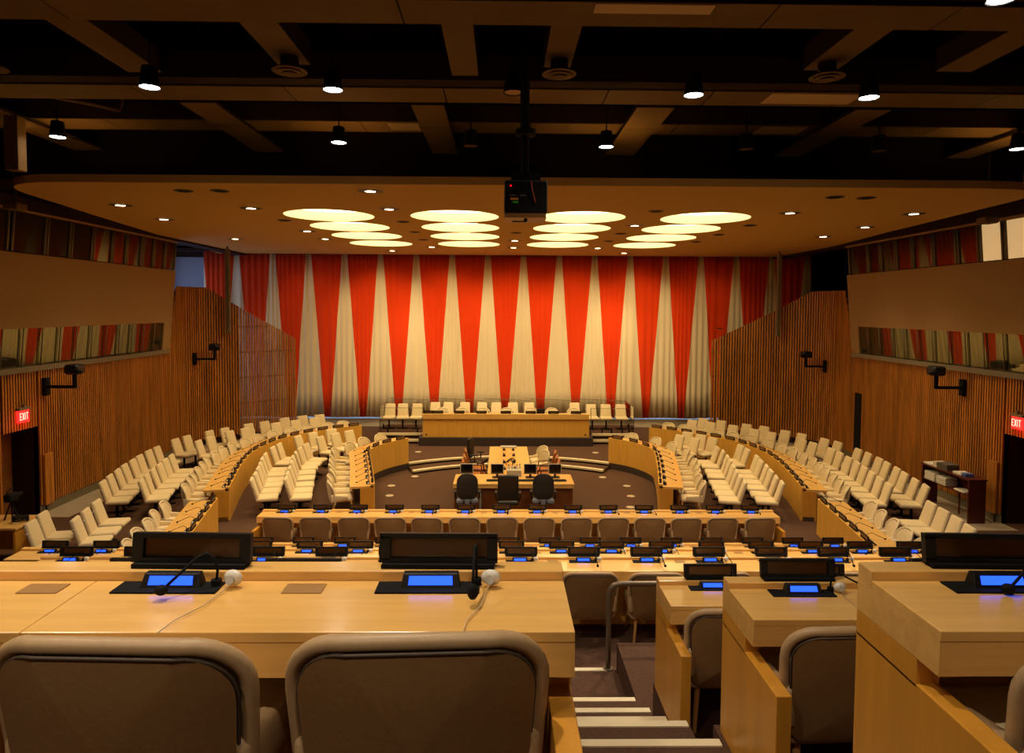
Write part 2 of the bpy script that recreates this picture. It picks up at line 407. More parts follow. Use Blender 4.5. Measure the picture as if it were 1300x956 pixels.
# curved end walls continuing into open slat screens
SL = [(-10.9, 23.6), (-10.62, 24.3), (-10.1, 25.0), (-9.4, 25.75), (-8.75, 26.35), (-8.1, 26.9)]
slp, sll = resample(SL, .1)
SR = [(11.66, 23.6), (11.4, 24.3), (10.9, 25.0), (10.2, 25.75), (9.45, 26.35), (8.3, 26.9)]
srp, srl = resample(SR, .1)
def screen(lab, side_name, path, L, side, solid):
    tab = [(0, 5.62), (L*.22, 5.62), (L*.30, 5.42), (L, 3.72)]
    def zt(i): return interp(L*i/(len(path)-1), tab)
    t_in = []
    s_m = MB(); so = MB()
    k = int(solid*(len(path)-1))
    front = offs(path, .04, side); back = offs(path, -.03, side)
    # solid backing for the first part
    for i in range(k):
        a, b = path[i], path[i+1]; c, d = back[i], back[i+1]
        vs = [(a.x, a.y, 0), (b.x, b.y, 0), (b.x, b.y, zt(i+1)), (a.x, a.y, zt(i)), (c.x, c.y, 0), (d.x, d.y, 0), (d.x, d.y, zt(i+1)), (c.x, c.y, zt(i))]
        so.add(vs, [(0, 1, 2, 3), (7, 6, 5, 4), (3, 2, 6, 7), (0, 3, 7, 4), (1, 5, 6, 2)])
    struct(so.build('wall_backing_'+side_name, M['slatback']))
    def slats(i0, i1, w, dp_=.05):
        mb = MB()
        for i in range(i0, i1):
            c = (path[i]+path[i+1])/2; d = (path[i+1]-path[i]).normalized(); nr = Vector((-d.y, d.x))*side
            a = c-d*w/2; b = c+d*w/2; q = nr*dp_
            vs = []
            for z in (.22, zt(i+.5)):
                for p in (a, b, b+q, a+q): vs.append((p.x, p.y, z))
            mb.add(vs, [(0, 3, 2, 1), (4, 5, 6, 7), (0, 1, 5, 4), (1, 2, 6, 5), (2, 3, 7, 6), (3, 0, 4, 7)])
        return mb
    struct(slats(0, k, .062).build('wall_end_'+side_name, M['slat']))
    r = thing('slat_screen', lab, 'screen', (0, 0, 0))
    slats(k, len(path)-1, .060, .055).build('slats', M['slat'], r)
    for z in (.3, 1.35, 2.3, 3.25, 4.2):
        i1 = len(path)-1
        while i1 > k+2 and zt(i1) < z+.1: i1 -= 1
        mb = MB(); mb.tube([(*p, z) for p in offs(path, -.06, side)[k:i1+1]], .025, 6); mb.build('rail', M['metal'], r)
    for u in (k/(len(path)-1)+.06, .72, .93):
        i = int(u*(len(path)-1)); p = offs(path, -.08, side)[i]
        MB().bx(p.x-.03, p.x+.03, p.y-.03, p.y+.03, 0, zt(i)-.1).build('post', M['metal'], r)
screen('open walnut slat screen before the curtain, left of the rostrum', 'left', slp, sll, -1, .5)
screen('open walnut slat screen before the curtain, right of the rostrum', 'right', srp, srl, 1, .93)

# ------------------------------------------------------------------ booths: sloping fabric panels with window bands
def booth(nm, X, sg):
    Yend = 22.5
    lean = lambda z: .02+(z-SILL)*.09        # leans into the room with height
    def face(z): return X+sg*lean(z)
    # sill ledge
    mb = MB(); mb.bx(X-sg*.1, X+sg*.12, -3, Yend-.15, SILL-.02, SILL+.1); struct(mb.build('trim_sill_'+nm, M['frame']))
    # fabric panel between the two window bands
    mb = MB(); y0, y1 = -3, Yend
    z0, z1 = 4.42, 6.1
    def slab(mb, y0, y1, z0, z1, t=.12):
        vs = [(face(z0), y0, z0), (face(z0), y1, z0), (face(z1), y1, z1), (face(z1), y0, z1)]
        vs += [(v[0]-sg*t, v[1], v[2]) for v in vs]
        mb.add(vs, [(0, 1, 2, 3), (7, 6, 5, 4), (3, 2, 6, 7), (0, 3, 7, 4), (1, 5, 6, 2), (0, 4, 5, 1)])
    slab(mb, -3, Yend, z0, z1); slab(mb, 22.0, Yend, SILL+.1, z0)
    slab(mb, -3, Yend, 7.0, 7.3)
    struct(mb.build('wall_booth_'+nm, M['taupe']))
    # booth return towards the alcove
    mb = MB(); mb.bx(X-sg*2.2, X-sg*.02, Yend-.12, Yend, 2.2, 7.6); struct(mb.build('wall_return_'+nm, M['taupe']))
    # lower band of windows, panes set in a dark frame
    edges = [-3, 0, 3, 6, 8, 9.7]+[10.35+.65*q for q in range(18)]+[22.05]
    w = 0
    for a, b in zip(edges, edges[1:]):
        w += 1
        r = thing('window_%s_%d' % (nm, w)); struct(r)
        g = MB(); xx = lambda z: face(z)-sg*.05
        g.add([(xx(SILL+.1), a+.012, SILL+.1), (xx(SILL+.1), b-.012, SILL+.1), (xx(4.42), b-.012, 4.42), (xx(4.42), a+.012, 4.42)], [(0, 1, 2, 3)]); g.build('pane', M['boothglass'], r)
        f = MB()
        f.tube([(face(SILL+.1), a+.02, SILL+.1), (face(4.42), a+.02, 4.42)], .014, 4); f.build('mullion', M['frame'], r)
    # upper band
    ups = [(-3, 6), (6, 12), (12.2, 14.9), (15.05, 16.1), (16.2, 17.0), (17.1, 17.9), (18.0, 18.8), (18.9, 19.5), (19.6, 20.3), (20.4, 21.0), (21.1, 21.7), (21.8, 22.4)] if sg > 0 else \
          [(-3, 6), (6, 10), (10.2, 13.2), (13.35, 15.35), (15.45, 16.15), (16.25, 16.95), (17.05, 17.9), (18.0, 18.8), (18.9, 19.6), (19.7, 20.4), (20.5, 21.1), (21.2, 22.3)]
    for a, b in ups:
        w += 1
        r = thing('window_%s_%d' % (nm, w)); struct(r)
        lit = sg < 0 and 13 < a < 16.2
        g = MB(); zb, zt_ = 6.12, 6.98
        xx = lambda z: X+sg*(.24+(z-6.1)*.09)
        g.add([(xx(zb), a+.04, zb), (xx(zb), b-.04, zb), (xx(zt_), b-.04, zt_), (xx(zt_), a+.04, zt_)], [(0, 1, 2, 3)]); g.build('pane', M['boothlit'] if lit else ((M['dimglass'] if sg < 0 else M['oliveglass']) if sg < 0 or b < 18 else M['boothglass']), r)
        f = MB()
        for y in (a, b): f.tube([(xx(zb)+sg*.01, y, zb), (xx(zt_)+sg*.01, y, zt_)], .035, 4)
        f.build('window_frame', M['frame'], r)
    # bulkhead over the windows, up to the ceiling void
    mb = MB(); mb.bx(X-sg*.1, X+sg*.45, -3, 29, 7.05, 7.3); mb.bx(X-sg*.1, X+sg*.3, -3, 29, 7.3, 10.4)
    struct(mb.build('wall_soffit_'+nm, M['slab']))
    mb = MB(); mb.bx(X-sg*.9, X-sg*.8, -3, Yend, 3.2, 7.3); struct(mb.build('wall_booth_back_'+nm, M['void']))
booth('left', WL, 1); booth('right', WR, -1)

# alcove and back
struct(MB().bx(-14.4, 14.9, 28.95, 29.1, 0, 8).build('wall_back', M['bluewall']))
struct(MB().bx(-14.4, -14.25, 22.4, 29, 0, 8).build('wall_alcove_left', M['bluewall']))
struct(MB().bx(14.75, 14.9, 22.4, 29, 0, 8).build('wall_alcove_right', M['slatback']))
struct(MB().bx(-14.4, 14.9, -3.2, -3.0, 0, 10.5).build('wall_rear', M['taupe']))
struct(MB().bx(12.75, 14.8, 28.55, 28.65, 0, 8).build('wall_alcove_screen', M['slatback']))
r = struct(thing('window_alcove_unseen'))  # unseen window, added to give the alcove its bluish daylight
MB().bx(-14.24, -14.22, 24.2, 28.0, .8, 6.9).build('pane', M['day'], r)
m_ = MB()
for y in (24.2, 26.1, 28.0): m_.bx(-14.22, -14.16, y-.04, y+.04, .8, 6.9)
m_.build('window_frame', M['frame'], r)
# glazing strip under the curtain, with heater cover
r = struct(thing('window_strip'))
MB().bx(-12.0, 12.6, 28.62, 28.66, .30, 1.0).build('pane', M['strip'], r)
struct(MB().bx(-12.2, 12.8, 28.35, 28.6, 0, .31).build('trim_heater', M['heater']))

# ------------------------------------------------------------------ curtain (plain tapering bands of red and cream)
def curtain():
    m = bpy.data.materials.new('red_and_cream_curtain_fabric'); m.use_nodes = True; nt = m.node_tree; b = nt.nodes['Principled BSDF']
    b.inputs['Roughness'].default_value = .85; b.inputs['Specular IOR Level'].default_value = .15; b.inputs['Sheen Weight'].default_value = .1
    tc = nt.nodes.new('ShaderNodeTexCoord'); sp = nt.nodes.new('ShaderNodeSeparateXYZ'); nt.links.new(tc.outputs['Object'], sp.inputs[0])
    def mth(op, a, b_=None):
        n_ = nt.nodes.new('ShaderNodeMath'); n_.operation = op
        for i, v in enumerate((a, b_)):
            if v is None: continue
            if isinstance(v, (int, float)): n_.inputs[i].default_value = v
            else: nt.links.new(v, n_.inputs[i])
        return n_.outputs[0]
    u = mth('FRACT', mth('ADD', mth('DIVIDE', mth('SUBTRACT', sp.outputs['X'], .88), 1.467), 50.5))
    d = mth('ABSOLUTE', mth('SUBTRACT', u, .5))                     # 0 at a cream band's middle, .5 at its far edge
    h = mth('DIVIDE', mth('SUBTRACT', 7.08, sp.outputs['Z']), 6.6)  # 0 at the top, 1 at the hem
    half = mth('ADD', mth('MULTIPLY', h, .335), .075)
    k = mth('LESS_THAN', d, half)
    mx = nt.nodes.new('ShaderNodeMix'); mx.data_type = 'RGBA'
    mx.inputs[6].default_value = (*lin((220, 60, 4)), 1); mx.inputs[7].default_value = (*lin((224, 202, 160)), 1)
    nt.links.new(k, mx.inputs[0])
    nt.links.new(mx.outputs[2], b.inputs['Base Color'])
    mb = MB(); X0, X1 = -12.2, 12.8; N = 900; zs_ = [.41, 1.5, 3, 5, 6.3, 7.25]; vs = []; fs = []
    rnd = random.Random(3); ph = 0
    for i in range(N+1):
        x = X0+(X1-X0)*i/N; ph += (2*PI/.24)*(X1-X0)/N*(1+.35*math.sin(x*1.9)+.2*math.sin(x*5.3))
        for z in zs_:
            t = (7.25-z)/6.75
            y = 28.2+(.012+.017*t)*math.sin(ph)+.03*t*math.sin(x*2.3+z*.2)
            vs.append((x+.006*math.sin(ph*1.3), y, z+(.01*math.sin(x*3) if z < 1 else 0)))
    W = len(zs_)
    for i in range(N):
        for j in range(W-1): fs.append((i*W+j, (i+1)*W+j, (i+1)*W+j+1, i*W+j+1))
    mb.add(vs, fs, True)
    o = mb.build('stage_curtain', m); s_ = o.modifiers.new('thick', 'SOLIDIFY'); s_.thickness = .006
    tag(o, 'wide pleated red curtain with tapering cream bands across the back wall', 'curtain')
curtain()

# ------------------------------------------------------------------ ceiling cloud with round dome lights
CZ = 7.11
def rcorner(p, a, b, r, n=6):
    p, a, b = Vector(p), Vector(a), Vector(b)
    u = (a-p).normalized(); v = (b-p).normalized(); s0 = p+u*r; s1 = p+v*r
    return [tuple((s0*(1-t)**2+p*2*t*(1-t)+s1*t*t)) for t in [i/n for i in range(n+1)]]
cl = [(-9.05, 12.25), (9.95, 12.1), (10.7, 19), (11.9, 28.0), (-11.5, 28.0), (-10.0, 18)]
outline = rcorner(cl[0], cl[5], cl[1], 1.3)+rcorner(cl[1], cl[0], cl[2], 1.3)+cl[2:]
DISC_X = [-4.1, -1.13, 1.88, 4.84]; DISC_Y = [16.38, 18.6, 20.9, 23.34]; DR = 1.045
holes = [[(cx+DR*math.cos(2*PI*k/40), cy+DR*math.sin(2*PI*k/40)) for k in range(40)] for cy in DISC_Y for cx in DISC_X]
mb = MB(); mb.holed(outline, holes, CZ, up=False); n = len(outline)
for i in range(n):
    a, b = outline[i], outline[(i+1) % n]; mb.add([(*a, CZ), (*b, CZ), (*b, CZ+.14), (*a, CZ+.14)], [(0, 1, 2, 3)])
inner_o = [(.43+(p[0]-.43)*.82, 20.6+(p[1]-20.6)*.8) for p in outline]
mb.prism(inner_o, CZ+.33, CZ+.36); mb.holed(outline, [inner_o], CZ+.14)
for i in range(n):
    a, b = inner_o[i], inner_o[(i+1) % n]; mb.add([(*a, CZ+.14), (*b, CZ+.14), (*b, CZ+.34), (*a, CZ+.34)], [(0, 1, 2, 3)])
struct(mb.build('ceiling', M['ceil']))
i = 0
rows_n = ['nearest', 'second', 'third', 'farthest']; cols_n = ['leftmost', 'second from left', 'third from left', 'rightmost']
for ry, cy in enumerate(DISC_Y):
    for rx, cx in enumerate(DISC_X):
        t = thing('dome_light', 'round glowing ceiling dome, %s in the %s row from the camera' % (cols_n[rx], rows_n[ry]), 'ceiling light', (cx, cy, CZ), 0, 'round dome lights in the ceiling')
        if i == 0:
            w = MB(); N = 40
            vs = [(DR*math.cos(2*PI*k/N), DR*math.sin(2*PI*k/N), 0) for k in range(N)]+[(DR*.97*math.cos(2*PI*k/N), DR*.97*math.sin(2*PI*k/N), .23) for k in range(N)]
            w.add(vs, [((k+1) % N, k, N+k, N+(k+1) % N) for k in range(N)], True); wm = w.build('recess', M['dome'], t)
            g = MB(); g.add([(DR*.98*math.cos(2*PI*k/N), DR*.975*math.sin(2*PI*k/N), .22) for k in range(N)], [tuple(range(N))[::-1]]); gm = g.build('diffuser', M['discglow'], t)
        else:
            for q in (wm, gm): c = q.copy(); COL.objects.link(c); c.parent = t
        i += 1
def light(name, kind, loc, power, color, target=None, **kw):
    d = bpy.data.lights.new(name, kind); d.energy = power; d.color = color
    for k, v in kw.items(): setattr(d, k, v)
    o = bpy.data.objects.new(name, d); COL.objects.link(o); o.location = loc
    if target:
        o.rotation_euler = (Vector(target)-Vector(loc)).to_track_quat('-Z', 'Y').to_euler()
    return o
WARM = (1, .775, .45); MID = (1, .80, .54); COOL = (1, .85, .68)
# recessed downlights, lit and unlit
spots = [(-8.2, 14.9, 1), (-8.42, 17.24, 1), (-8.5, 22.0, 1), (-5.52, 15.2, 1), (-5.45, 17.3, 0), (-5.55, 19.63, 1), (-5.6, 21.8, 1), (-2.46, 12.86, 1), (-2.49, 15.17, 1), (-2.5, 17.4, 0), (-2.5, 19.7, 0), (-2.5, 21.9, 0),
         (.4, 19.7, 0), (.4, 21.9, 1), (.4, 24.4, 1), (-2.5, 24.4, 1), (3.4, 24.4, 1), (3.4, 15.2, 0), (3.43, 17.77, 1), (3.4, 19.7, 0), (3.4, 21.9, 0), (6.42, 15.27, 1), (6.36, 17.58, 0), (6.26, 19.8, 0), (6.2, 21.9, 0), (9.19, 15.24, 1), (9.42, 17.73, 1), (9.42, 20.04, 1),  # the three lit in a row over the rostrum are added for brightness
         (-4.17, 26.08, 1), (4.7, 26.4, 1), (-5.99, 13.03, 0), (-5.3, 13.0, 0), (6.38, 13.13, 0), (7.02, 13.19, 0)]
rl = MB(); N = 16
base = thing('downlight')
MB().add([(.24*math.cos(2*PI*k/N), .24*math.sin(2*PI*k/N), -.012) for k in range(N)]+[(.1*math.cos(2*PI*k/N), .1*math.sin(2*PI*k/N), -.018) for k in range(N)], [(k, N+k, N+(k+1) % N, (k+1) % N) for k in range(N)]).build('trim_ring', M['metal'], base)
lens_on = MB().cyl((0, 0, -.016), (0, 0, -.004), .1, n=16).build('lens', M['spotglow'], base)
off = thing('downlight')
MB().cyl((0, 0, -.012), (0, 0, -.001), .17, n=16).build('trim_ring', M['metal'], off)
MB().cyl((0, 0, -.016), (0, 0, -.004), .11, n=16).build('lens', M['matte'], off)
pon, poff = Proto(base), Proto(off)
def where(x, y):
    side = 'left' if x < AX-1 else ('right' if x > AX+1 else 'middle')
    return side
on_sorted = sorted([s_ for s_ in spots if s_[2]], key=lambda s_: s_[0]); off_sorted = sorted([s_ for s_ in spots if not s_[2]], key=lambda s_: s_[0])
for i, (x, y, l) in enumerate(on_sorted): pon.put((x, y, CZ-.001), 0, 'small lit recessed downlight, %s of the lit ones from the left' % ORD[i], 'downlight', 'lit recessed downlights')
for i, (x, y, l) in enumerate(off_sorted): poff.put((x, y, CZ-.001), 0, 'small dark unlit downlight, %s of the unlit ones from the left' % ORD[i], 'downlight', 'unlit recessed downlights')

# ------------------------------------------------------------------ upper void: slab, bulkhead, ducts, pendants
struct(MB().bx(-14.4, 14.9, -3.2, 29.2, 10.4, 10.6).build('ceiling_slab', M['slab']))
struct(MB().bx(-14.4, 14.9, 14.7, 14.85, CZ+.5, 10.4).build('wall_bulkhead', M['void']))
struct(MB().bx(-14.4, 14.9, 28.9, 29.1, CZ-.1, 8.0).build('ceiling_edge', M['slab']))
struct(MB().bx(-14.4, WL+.2, 22.3, 29, 7.4, 7.5).build('ceiling_alcove_left', M['slab']))
struct(MB().bx(-14.4, 14.9, 27.9, 29, CZ+.1, CZ+.2).build('ceiling_alcove', M['slab']))
struct(MB().bx(WR-.2, 14.9, 22.3, 29, 7.4, 7.5).build('ceiling_alcove_right', M['slab']))
DZ = 8.23
def duct(lab, x0, x1, y0, y1, z=DZ, h=.32, joints=()):
    r = thing('air_duct', lab, 'duct', (0, 0, 0))
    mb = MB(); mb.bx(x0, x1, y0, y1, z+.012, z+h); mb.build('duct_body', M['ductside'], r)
    mb = MB()
    if (x1-x0) > (y1-y0):
        e = [x0]+sorted(joints)+[x1]
        for a, b in zip(e, e[1:]): mb.bx(a+.012, b-.012, y0, y1, z, z+.02)
    else:
        e = [y0]+sorted(joints)+[y1]
        for a, b in zip(e, e[1:]): mb.bx(x0, x1, a+.012, b-.012, z, z+.02)
    mb.build('underside', M['duct'], r)
    for q in (.2, .8):
        hx, hy = x0+(x1-x0)*q, y0+(y1-y0)*q
        MB().cyl((hx, hy, z+h-.01), (hx, hy, 10.41), .012, n=6).build('hanger_rod', M['matte'], r)
    return r
duct('wide taupe duct beam crossing the room at the top edge of view', WL+.34, WR-.34, 7.5, 8.12, joints=[-8, -5, -1.15, 3.0, 5.0, 7.0])
duct('wide taupe duct beam crossing the room, middle of the three', WL+.34, WR-.34, 10.45, 11.15, joints=[-8.5, -5.6, -3.3, -.9, 1.6, 3.2, 5.3, 7.6])
duct('narrow taupe duct beam crossing the room, farthest of the three', WL+.34, WR-.34, 12.55, 13.25, z=DZ+.06, joints=[-7.2, -5.5, -2.6, .5, 3.2, 5.2, 8])
struct(MB().bx(WL+.3, WR-.3, 10.12, 10.43, DZ+.02, DZ+.4).build('ceiling_beam', M['ductside']))
struct(MB().bx(WL+.3, WR-.3, 13.27, 13.45, DZ+.1, DZ+.45).build('ceiling_beam_far', M['ductside']))
struct(MB().bx(WL+.3, WR-.3, 6.6, 7.48, DZ+.05, DZ+.6).build('ceiling_beam_near', M['ductside']))
near = [(-7.6, -7.0), (-5.4, -4.92), (-3.13, -2.68), (-.74, -.36), (.57, .94), (4.22, 4.68), (6.1, 6.6)]
for k, (a, b) in enumerate(near): duct('lengthwise taupe duct between the near and middle beams, %s from left' % ORD[k], a, b, 8.13, 10.1 if k in (1, 3) else 9.72, z=DZ+.07+.001*k)
far = [(-8.95, -8.4), (-5.18, -4.62), (-1.48, -.95), (2.17, 2.78), (5.75, 6.32), (9.42, 9.95)]
for k, (a, b) in enumerate(far): duct('lengthwise taupe duct beyond the middle beam, %s from left' % ORD[k], a, b, 11.17, 14.6, z=DZ-.04, h=.07, joints=[12.5] if k in (1, 2, 3) else [])
for k, (x0, x1, y0, y1) in enumerate([(1.0, 2.3, 7.52, 7.75), (4.1, 5.5, 10.5, 11.0), (4.75, 5.6, 12.62, 13.1), (-2.1, -1.55, 12.62, 13.1)]):
    tag(MB().bx(x0, x1, y0, y1, DZ+(.06 if y0 > 12.5 else 0)-.01, DZ+(.06 if y0 > 12.5 else 0)+.004).build('access_panel', M['patch']), 'pale flat access panel on a ceiling duct, %s from the left' % ['third', 'rightmost', 'second from right', 'leftmost'][k].replace('third', 'second'), 'panel', 'pale panels on the ducts')
dp = thing('air_diffuser')
mb = MB(); mb.cyl((0, 0, .04), (0, 0, .235), .12); mb.build('neck', M['ductside'], dp)
mb = MB()
for q, (ra, rb, z) in enumerate([(.235, .19, .02), (.17, .125, .0), (.1, .05, -.02)]): mb.cyl((0, 0, z), (0, 0, z+.05), ra, rb*.8, n=24)
mb.build('cone_rings', M['duct'], dp)
DP = Proto(dp)
for k, x in enumerate([-6.9, -2.88, .76, 4.42]): DP.put((x, 9.42, DZ-.14), 0, 'round ringed air diffuser under the ceiling ducts, %s from left' % ORD[k], 'air vent', 'round air diffusers')
# thin conduits across the slab
for k, (y, z) in enumerate([(8.6, 9.2), (9.3, 9.4), (11.8, 9.1), (13.9, 9.1)]):
    tag(MB().cyl((-10.62, y, z), (11.38, y, z), .04, n=8).build('conduit_pipe', M['ductside']), 'thin dark conduit crossing high in the ceiling void, %s from the camera' % ORD[k], 'pipe', 'ceiling conduits')
tag(MB().tube([(-7.9, 11.3, 8.5), (-7.5, 11.6, 8.4), (-7.0, 11.8, 8.35), (-6.7, 12.2, 8.35), (-6.7, 12.3, 8.5), (-6.7, 12.3, 10.4)], .035).build('bent_conduit', M['duct']), 'short bent pale pipe in the ceiling void, upper left', 'pipe')
# hanging hanger boxes on side columns
for X, lab in ((-8.45, 'square taupe hanging column at the left end of the lit ceiling'), (9.45, 'square dark hanging column at the right end of the lit ceiling')):
    tag(MB().bx(X-.12, X+.12, 12.0, 12.22, CZ+.16, 8.2).build('hanging_column', M['duct'] if X < 0 else M['slab'], bevel=.01), lab, 'column')
# pendants
def pendant(on):
    r = thing('pendant_lamp')
    MB().cyl((0, 0, .3), (0, 0, 2.2), .012, n=6).build('stem', M['matte'], r)
    mb = MB(); mb.cyl((0, 0, .02), (0, 0, .3), .135, .1, n=20, caps=False); mb.cyl((0, 0, .29), (0, 0, .3), .1, n=20)
    mb.build('shade', M['matte'], r)
    MB().cyl((0, 0, .03), (0, 0, .05), .122, n=20).build('lamp', M['lampglow'] if on else M['panel'], r)
    return Proto(r)
PON, POFF = pendant(True), pendant(False)
plist = [(-4.4, -.4, 8.3, 1), (-1.9, -.4, 8.3, 1), (.5, -.4, 8.3, 1), (-3.6, 3.0, 8.3, 1), (-.9, 3.0, 8.3, 1), (1.9, 3.0, 8.3, 0), (2.29, 7.0, 8.1, 1), (5.04, 7.0, 8.06, 1), (-4.8, 9.5, 7.88, 1), (-2.32, 9.5, 7.87, 1), (.14, 9.5, 7.86, 0), (2.62, 9.5, 7.85, 1), (5.05, 9.5, 7.84, 1),  # rows over and behind the camera are unseen, added to light the foreground
         (-7.90, 12.4, 7.90, 1), (-2.93, 12.4, 7.85, 1), (-0.57, 12.4, 7.81, 0), (1.86, 12.4, 7.82, 1), (4.39, 12.4, 7.80, 0), (6.80, 12.4, 7.79, 0), (9.34, 12.4, 7.85, 1)]
cnt = {}
rown = {-.4: 'unseen row behind the camera', 3.0: 'unseen row above the camera', 7.0: 'topmost row', 9.5: 'middle row', 12.4: 'lower far row'}
for x, y, z, on in plist:
    k = cnt.get(y, 0); cnt[y] = k+1
    (PON if on else POFF).put((x, y, z), 0, '%s black pendant lamp, %s from left in the %s' % ('lit' if on else 'unlit', ORD[k], rown[y]), 'pendant lamp', 'black pendant lamps')
    if on: light('pendant_light', 'SPOT', (x, y, z-.02), 680 if y > 8 else (430 if y > 1 else 190), COOL, (x, y+(1.2 if y < 8 else .6), 0), spot_size=1.9 if y < 11 else 1.4, spot_blend=.8, shadow_soft_size=.1)

# projector
pr = thing('projector', 'black ceiling projector hanging on a pole before the lit ceiling', 'projector', (.27, 8.2, 5.98))
MB().rbox((0, 0, .24), (.5, .55, .38), .025).build('casing', M['projbody'], pr)
mb = MB(); mb.bx(-.16, .16, -.18, .18, .44, .5); mb.bx(-.17, .17, -.2, -.14, .43, .53); mb.build('mount_bracket', M['matte'], pr)
mb = MB(); mb.cyl((0, 0, .5), (0, 0, 4.3), .045); mb.cyl((-.05, .1, .5), (-.05, .1, 4.3), .012); mb.build('pole', M['matte'], pr)
MB().cyl((0, 0, 1.0), (0, 0, 1.07), .12, n=16).build('collar', M['matte'], pr)
pn = MB().bx(-.235, .235, -.283, -.274, .06, .41).build('port_panel', M['matte'], pr)
for nm, m_, b_ in (('status_light', 'red', (-.185, -.165, -.288, .355, .37)), ('orange_port', 'orange', (-.18, -.09, -.288, .20, .225)), ('green_port', 'green', (-.155, -.09, -.288, .165, .185)), ('label_strip', 'paperdark', (-.19, -.12, -.288, .245, .26)), ('label_strip', 'paperdark', (-.07, 0, -.288, .245, .26))):
    MB().bx(b_[0], b_[1], b_[2], -.28, b_[3], b_[4]).build(nm, M[m_], pn)
MB().tube([(.06, -.29, .41), (.07, -.3, .32), (.09, -.3, .24), (.11, -.29, .17)], .006).build('cable', M['copper'], pr)
mb = MB(); mb.add([(-.21, -.28, .05), (.21, -.28, .05), (.24, -.27, .0), (-.24, -.27, .0), (-.21, .2, .05), (.21, .2, .05), (.24, .2, 0), (-.24, .2, 0)], [(0, 1, 2, 3), (4, 7, 6, 5), (3, 2, 6, 7)]); mb.build('bottom_tray', M['panel'], pr)
mb = MB(); mb.cyl((0, -.2, -.03), (0, -.2, .02), .02); mb.box((-.07, -.2, -.035), (.17, .02, .012)); mb.build('latch', M['matte'], pr)

# slim vertical hanging boxes before the screens; small cameras on the ceiling edge
for X, Y, z0, lab in ((-9.85, 24.75, 3.97, 'slim dark olive column hanging in front of the left slat screen'), (10.25, 25.2, 3.95, 'slim dark olive column hanging in front of the right slat screen')):
    r = thing('line_speaker', lab, 'speaker', (X, Y, z0))
    MB().bx(-.07, .07, -.08, .08, 0, 3.05).build('cabinet', M['frame'], r, bevel=.01)
    MB().cyl((0, 0, 3.05), (0, 0, 3.6), .02).build('hanger', M['metal'], r)
for X, Y, sg, lab in ((-9.6, 13.7, 1, 'small pale spotlight box beside the left edge of the lit ceiling'), (10.4, 14.6, -1, 'small pale spotlight box beside the right edge of the lit ceiling')):
    r = thing('stage_light', lab, 'spotlight', (X, Y, 6.88)); MB().rbox((0, 0, 0), (.3, .3, .14), .03).build('housing', M['duct'], r); MB().cyl((0, 0, .05), (0, 0, 3.52), .02).build('bracket', M['metal'], r)

# ------------------------------------------------------------------ wall cameras
def wcam(X, Y, z, sg, lab):
    r = thing('wall_camera', lab, 'camera', (X+sg*.04, Y, z))
    MB().box((sg*.05, 0, 0), (.1, .16, .42)).build('wall_plate', M['matte'], r, bevel=.01)
    mb = MB(); mb.box((sg*.42, -.02, 0), (.7, .07, .07)); mb.cyl((sg*.74, -.02, 0), (sg*.74, -.02, .3), .05); mb.build('arm', M['matte'], r)
    hd = MB(); hd.rbox((sg*.74, -.02, .42), (.32, .34, .24), .06); hd.build('head', M['black'], r)
    MB().cyl((sg*.74, -.12, .44), (sg*(.74+.24), -.2, .36), .06, .05).build('lens', M['matte'], r)
wcam(WL, 16.3, 3.02, 1, 'black camera on a wall arm, nearer one on the left slat wall')
wcam(WL+.12, 23.9, 3.12, 1, 'black camera on a wall arm, farther one on the left slat wall')
wcam(WR-.1, 24.0, 2.95, -1, 'black camera on a wall arm, farther one on the right slat wall')
wcam(WR, 16.9, 3.02, -1, 'black camera on a wall arm, nearer one on the right slat wall')
struct(MB().bx(WR-.06, WR-.03, 21.75, 22.15, .1, 2.25).build('window_slot', M['matte']))

# ------------------------------------------------------------------ exit signs
def exit_sign(X, Y, sg, lab):
    r = thing('exit_sign', lab, 'exit sign', (X+sg*.05, Y, 2.28))
    MB().bx(0, sg*.07, -.165, .165, .02, .3).build('housing', M['exit'], r, bevel=.008)
    mb = MB(); mb.bx(-.0, sg*.09, -.18, .18, .3, .36); mb.cyl((sg*.05, .02, .37), (sg*.05, .02, .43), .03); mb.build('cap', M['frame'], r)
    mb = MB(); h0, h1 = .08, .24; x = sg*.072; t = .018; w = .055
    def bar(u0, v0, u1, v1):
        f = -sg  # reading direction
        p = Vector((u0, v0)); q = Vector((u1, v1)); d = (q-p).normalized(); nn = Vector((-d.y, d.x))*t/2
        pts = [p-nn, q-nn, q+nn, p+nn]
        vs = [(x, f*-1*a.x, a.y) for a in pts]+[(x+sg*.004, f*-1*a.x, a.y) for a in pts]
        mb.add(vs, [(0, 1, 2, 3), (7, 6, 5, 4), (0, 4, 5, 1), (1, 5, 6, 2), (2, 6, 7, 3), (3, 7, 4, 0)])
    u = -.14
    bar(u, h0, u, h1); bar(u, h0+.009, u+w, h0+.009); bar(u, (h0+h1)/2, u+w*.85, (h0+h1)/2); bar(u, h1-.009, u+w, h1-.009)
    u = -.065; bar(u, h0, u+w, h1); bar(u, h1, u+w, h0)
    u = .022; bar(u, h0, u, h1)
    u = .055; bar(u, h1-.009, u+w+.01, h1-.009); bar(u+w/2+.005, h0, u+w/2+.005, h1)
    mb.build('exit_letters', M['exitw'], r)
    light('exit_glow', 'POINT', (X+sg*.3, Y, 2.25), 3, (1, .08, .05), shadow_soft_size=.1)
exit_sign(WL, 15.5, 1, 'red illuminated EXIT sign over the doorway in the left wall')
exit_sign(WR, 15.02, -1, 'red illuminated EXIT sign over the doorway in the right wall')

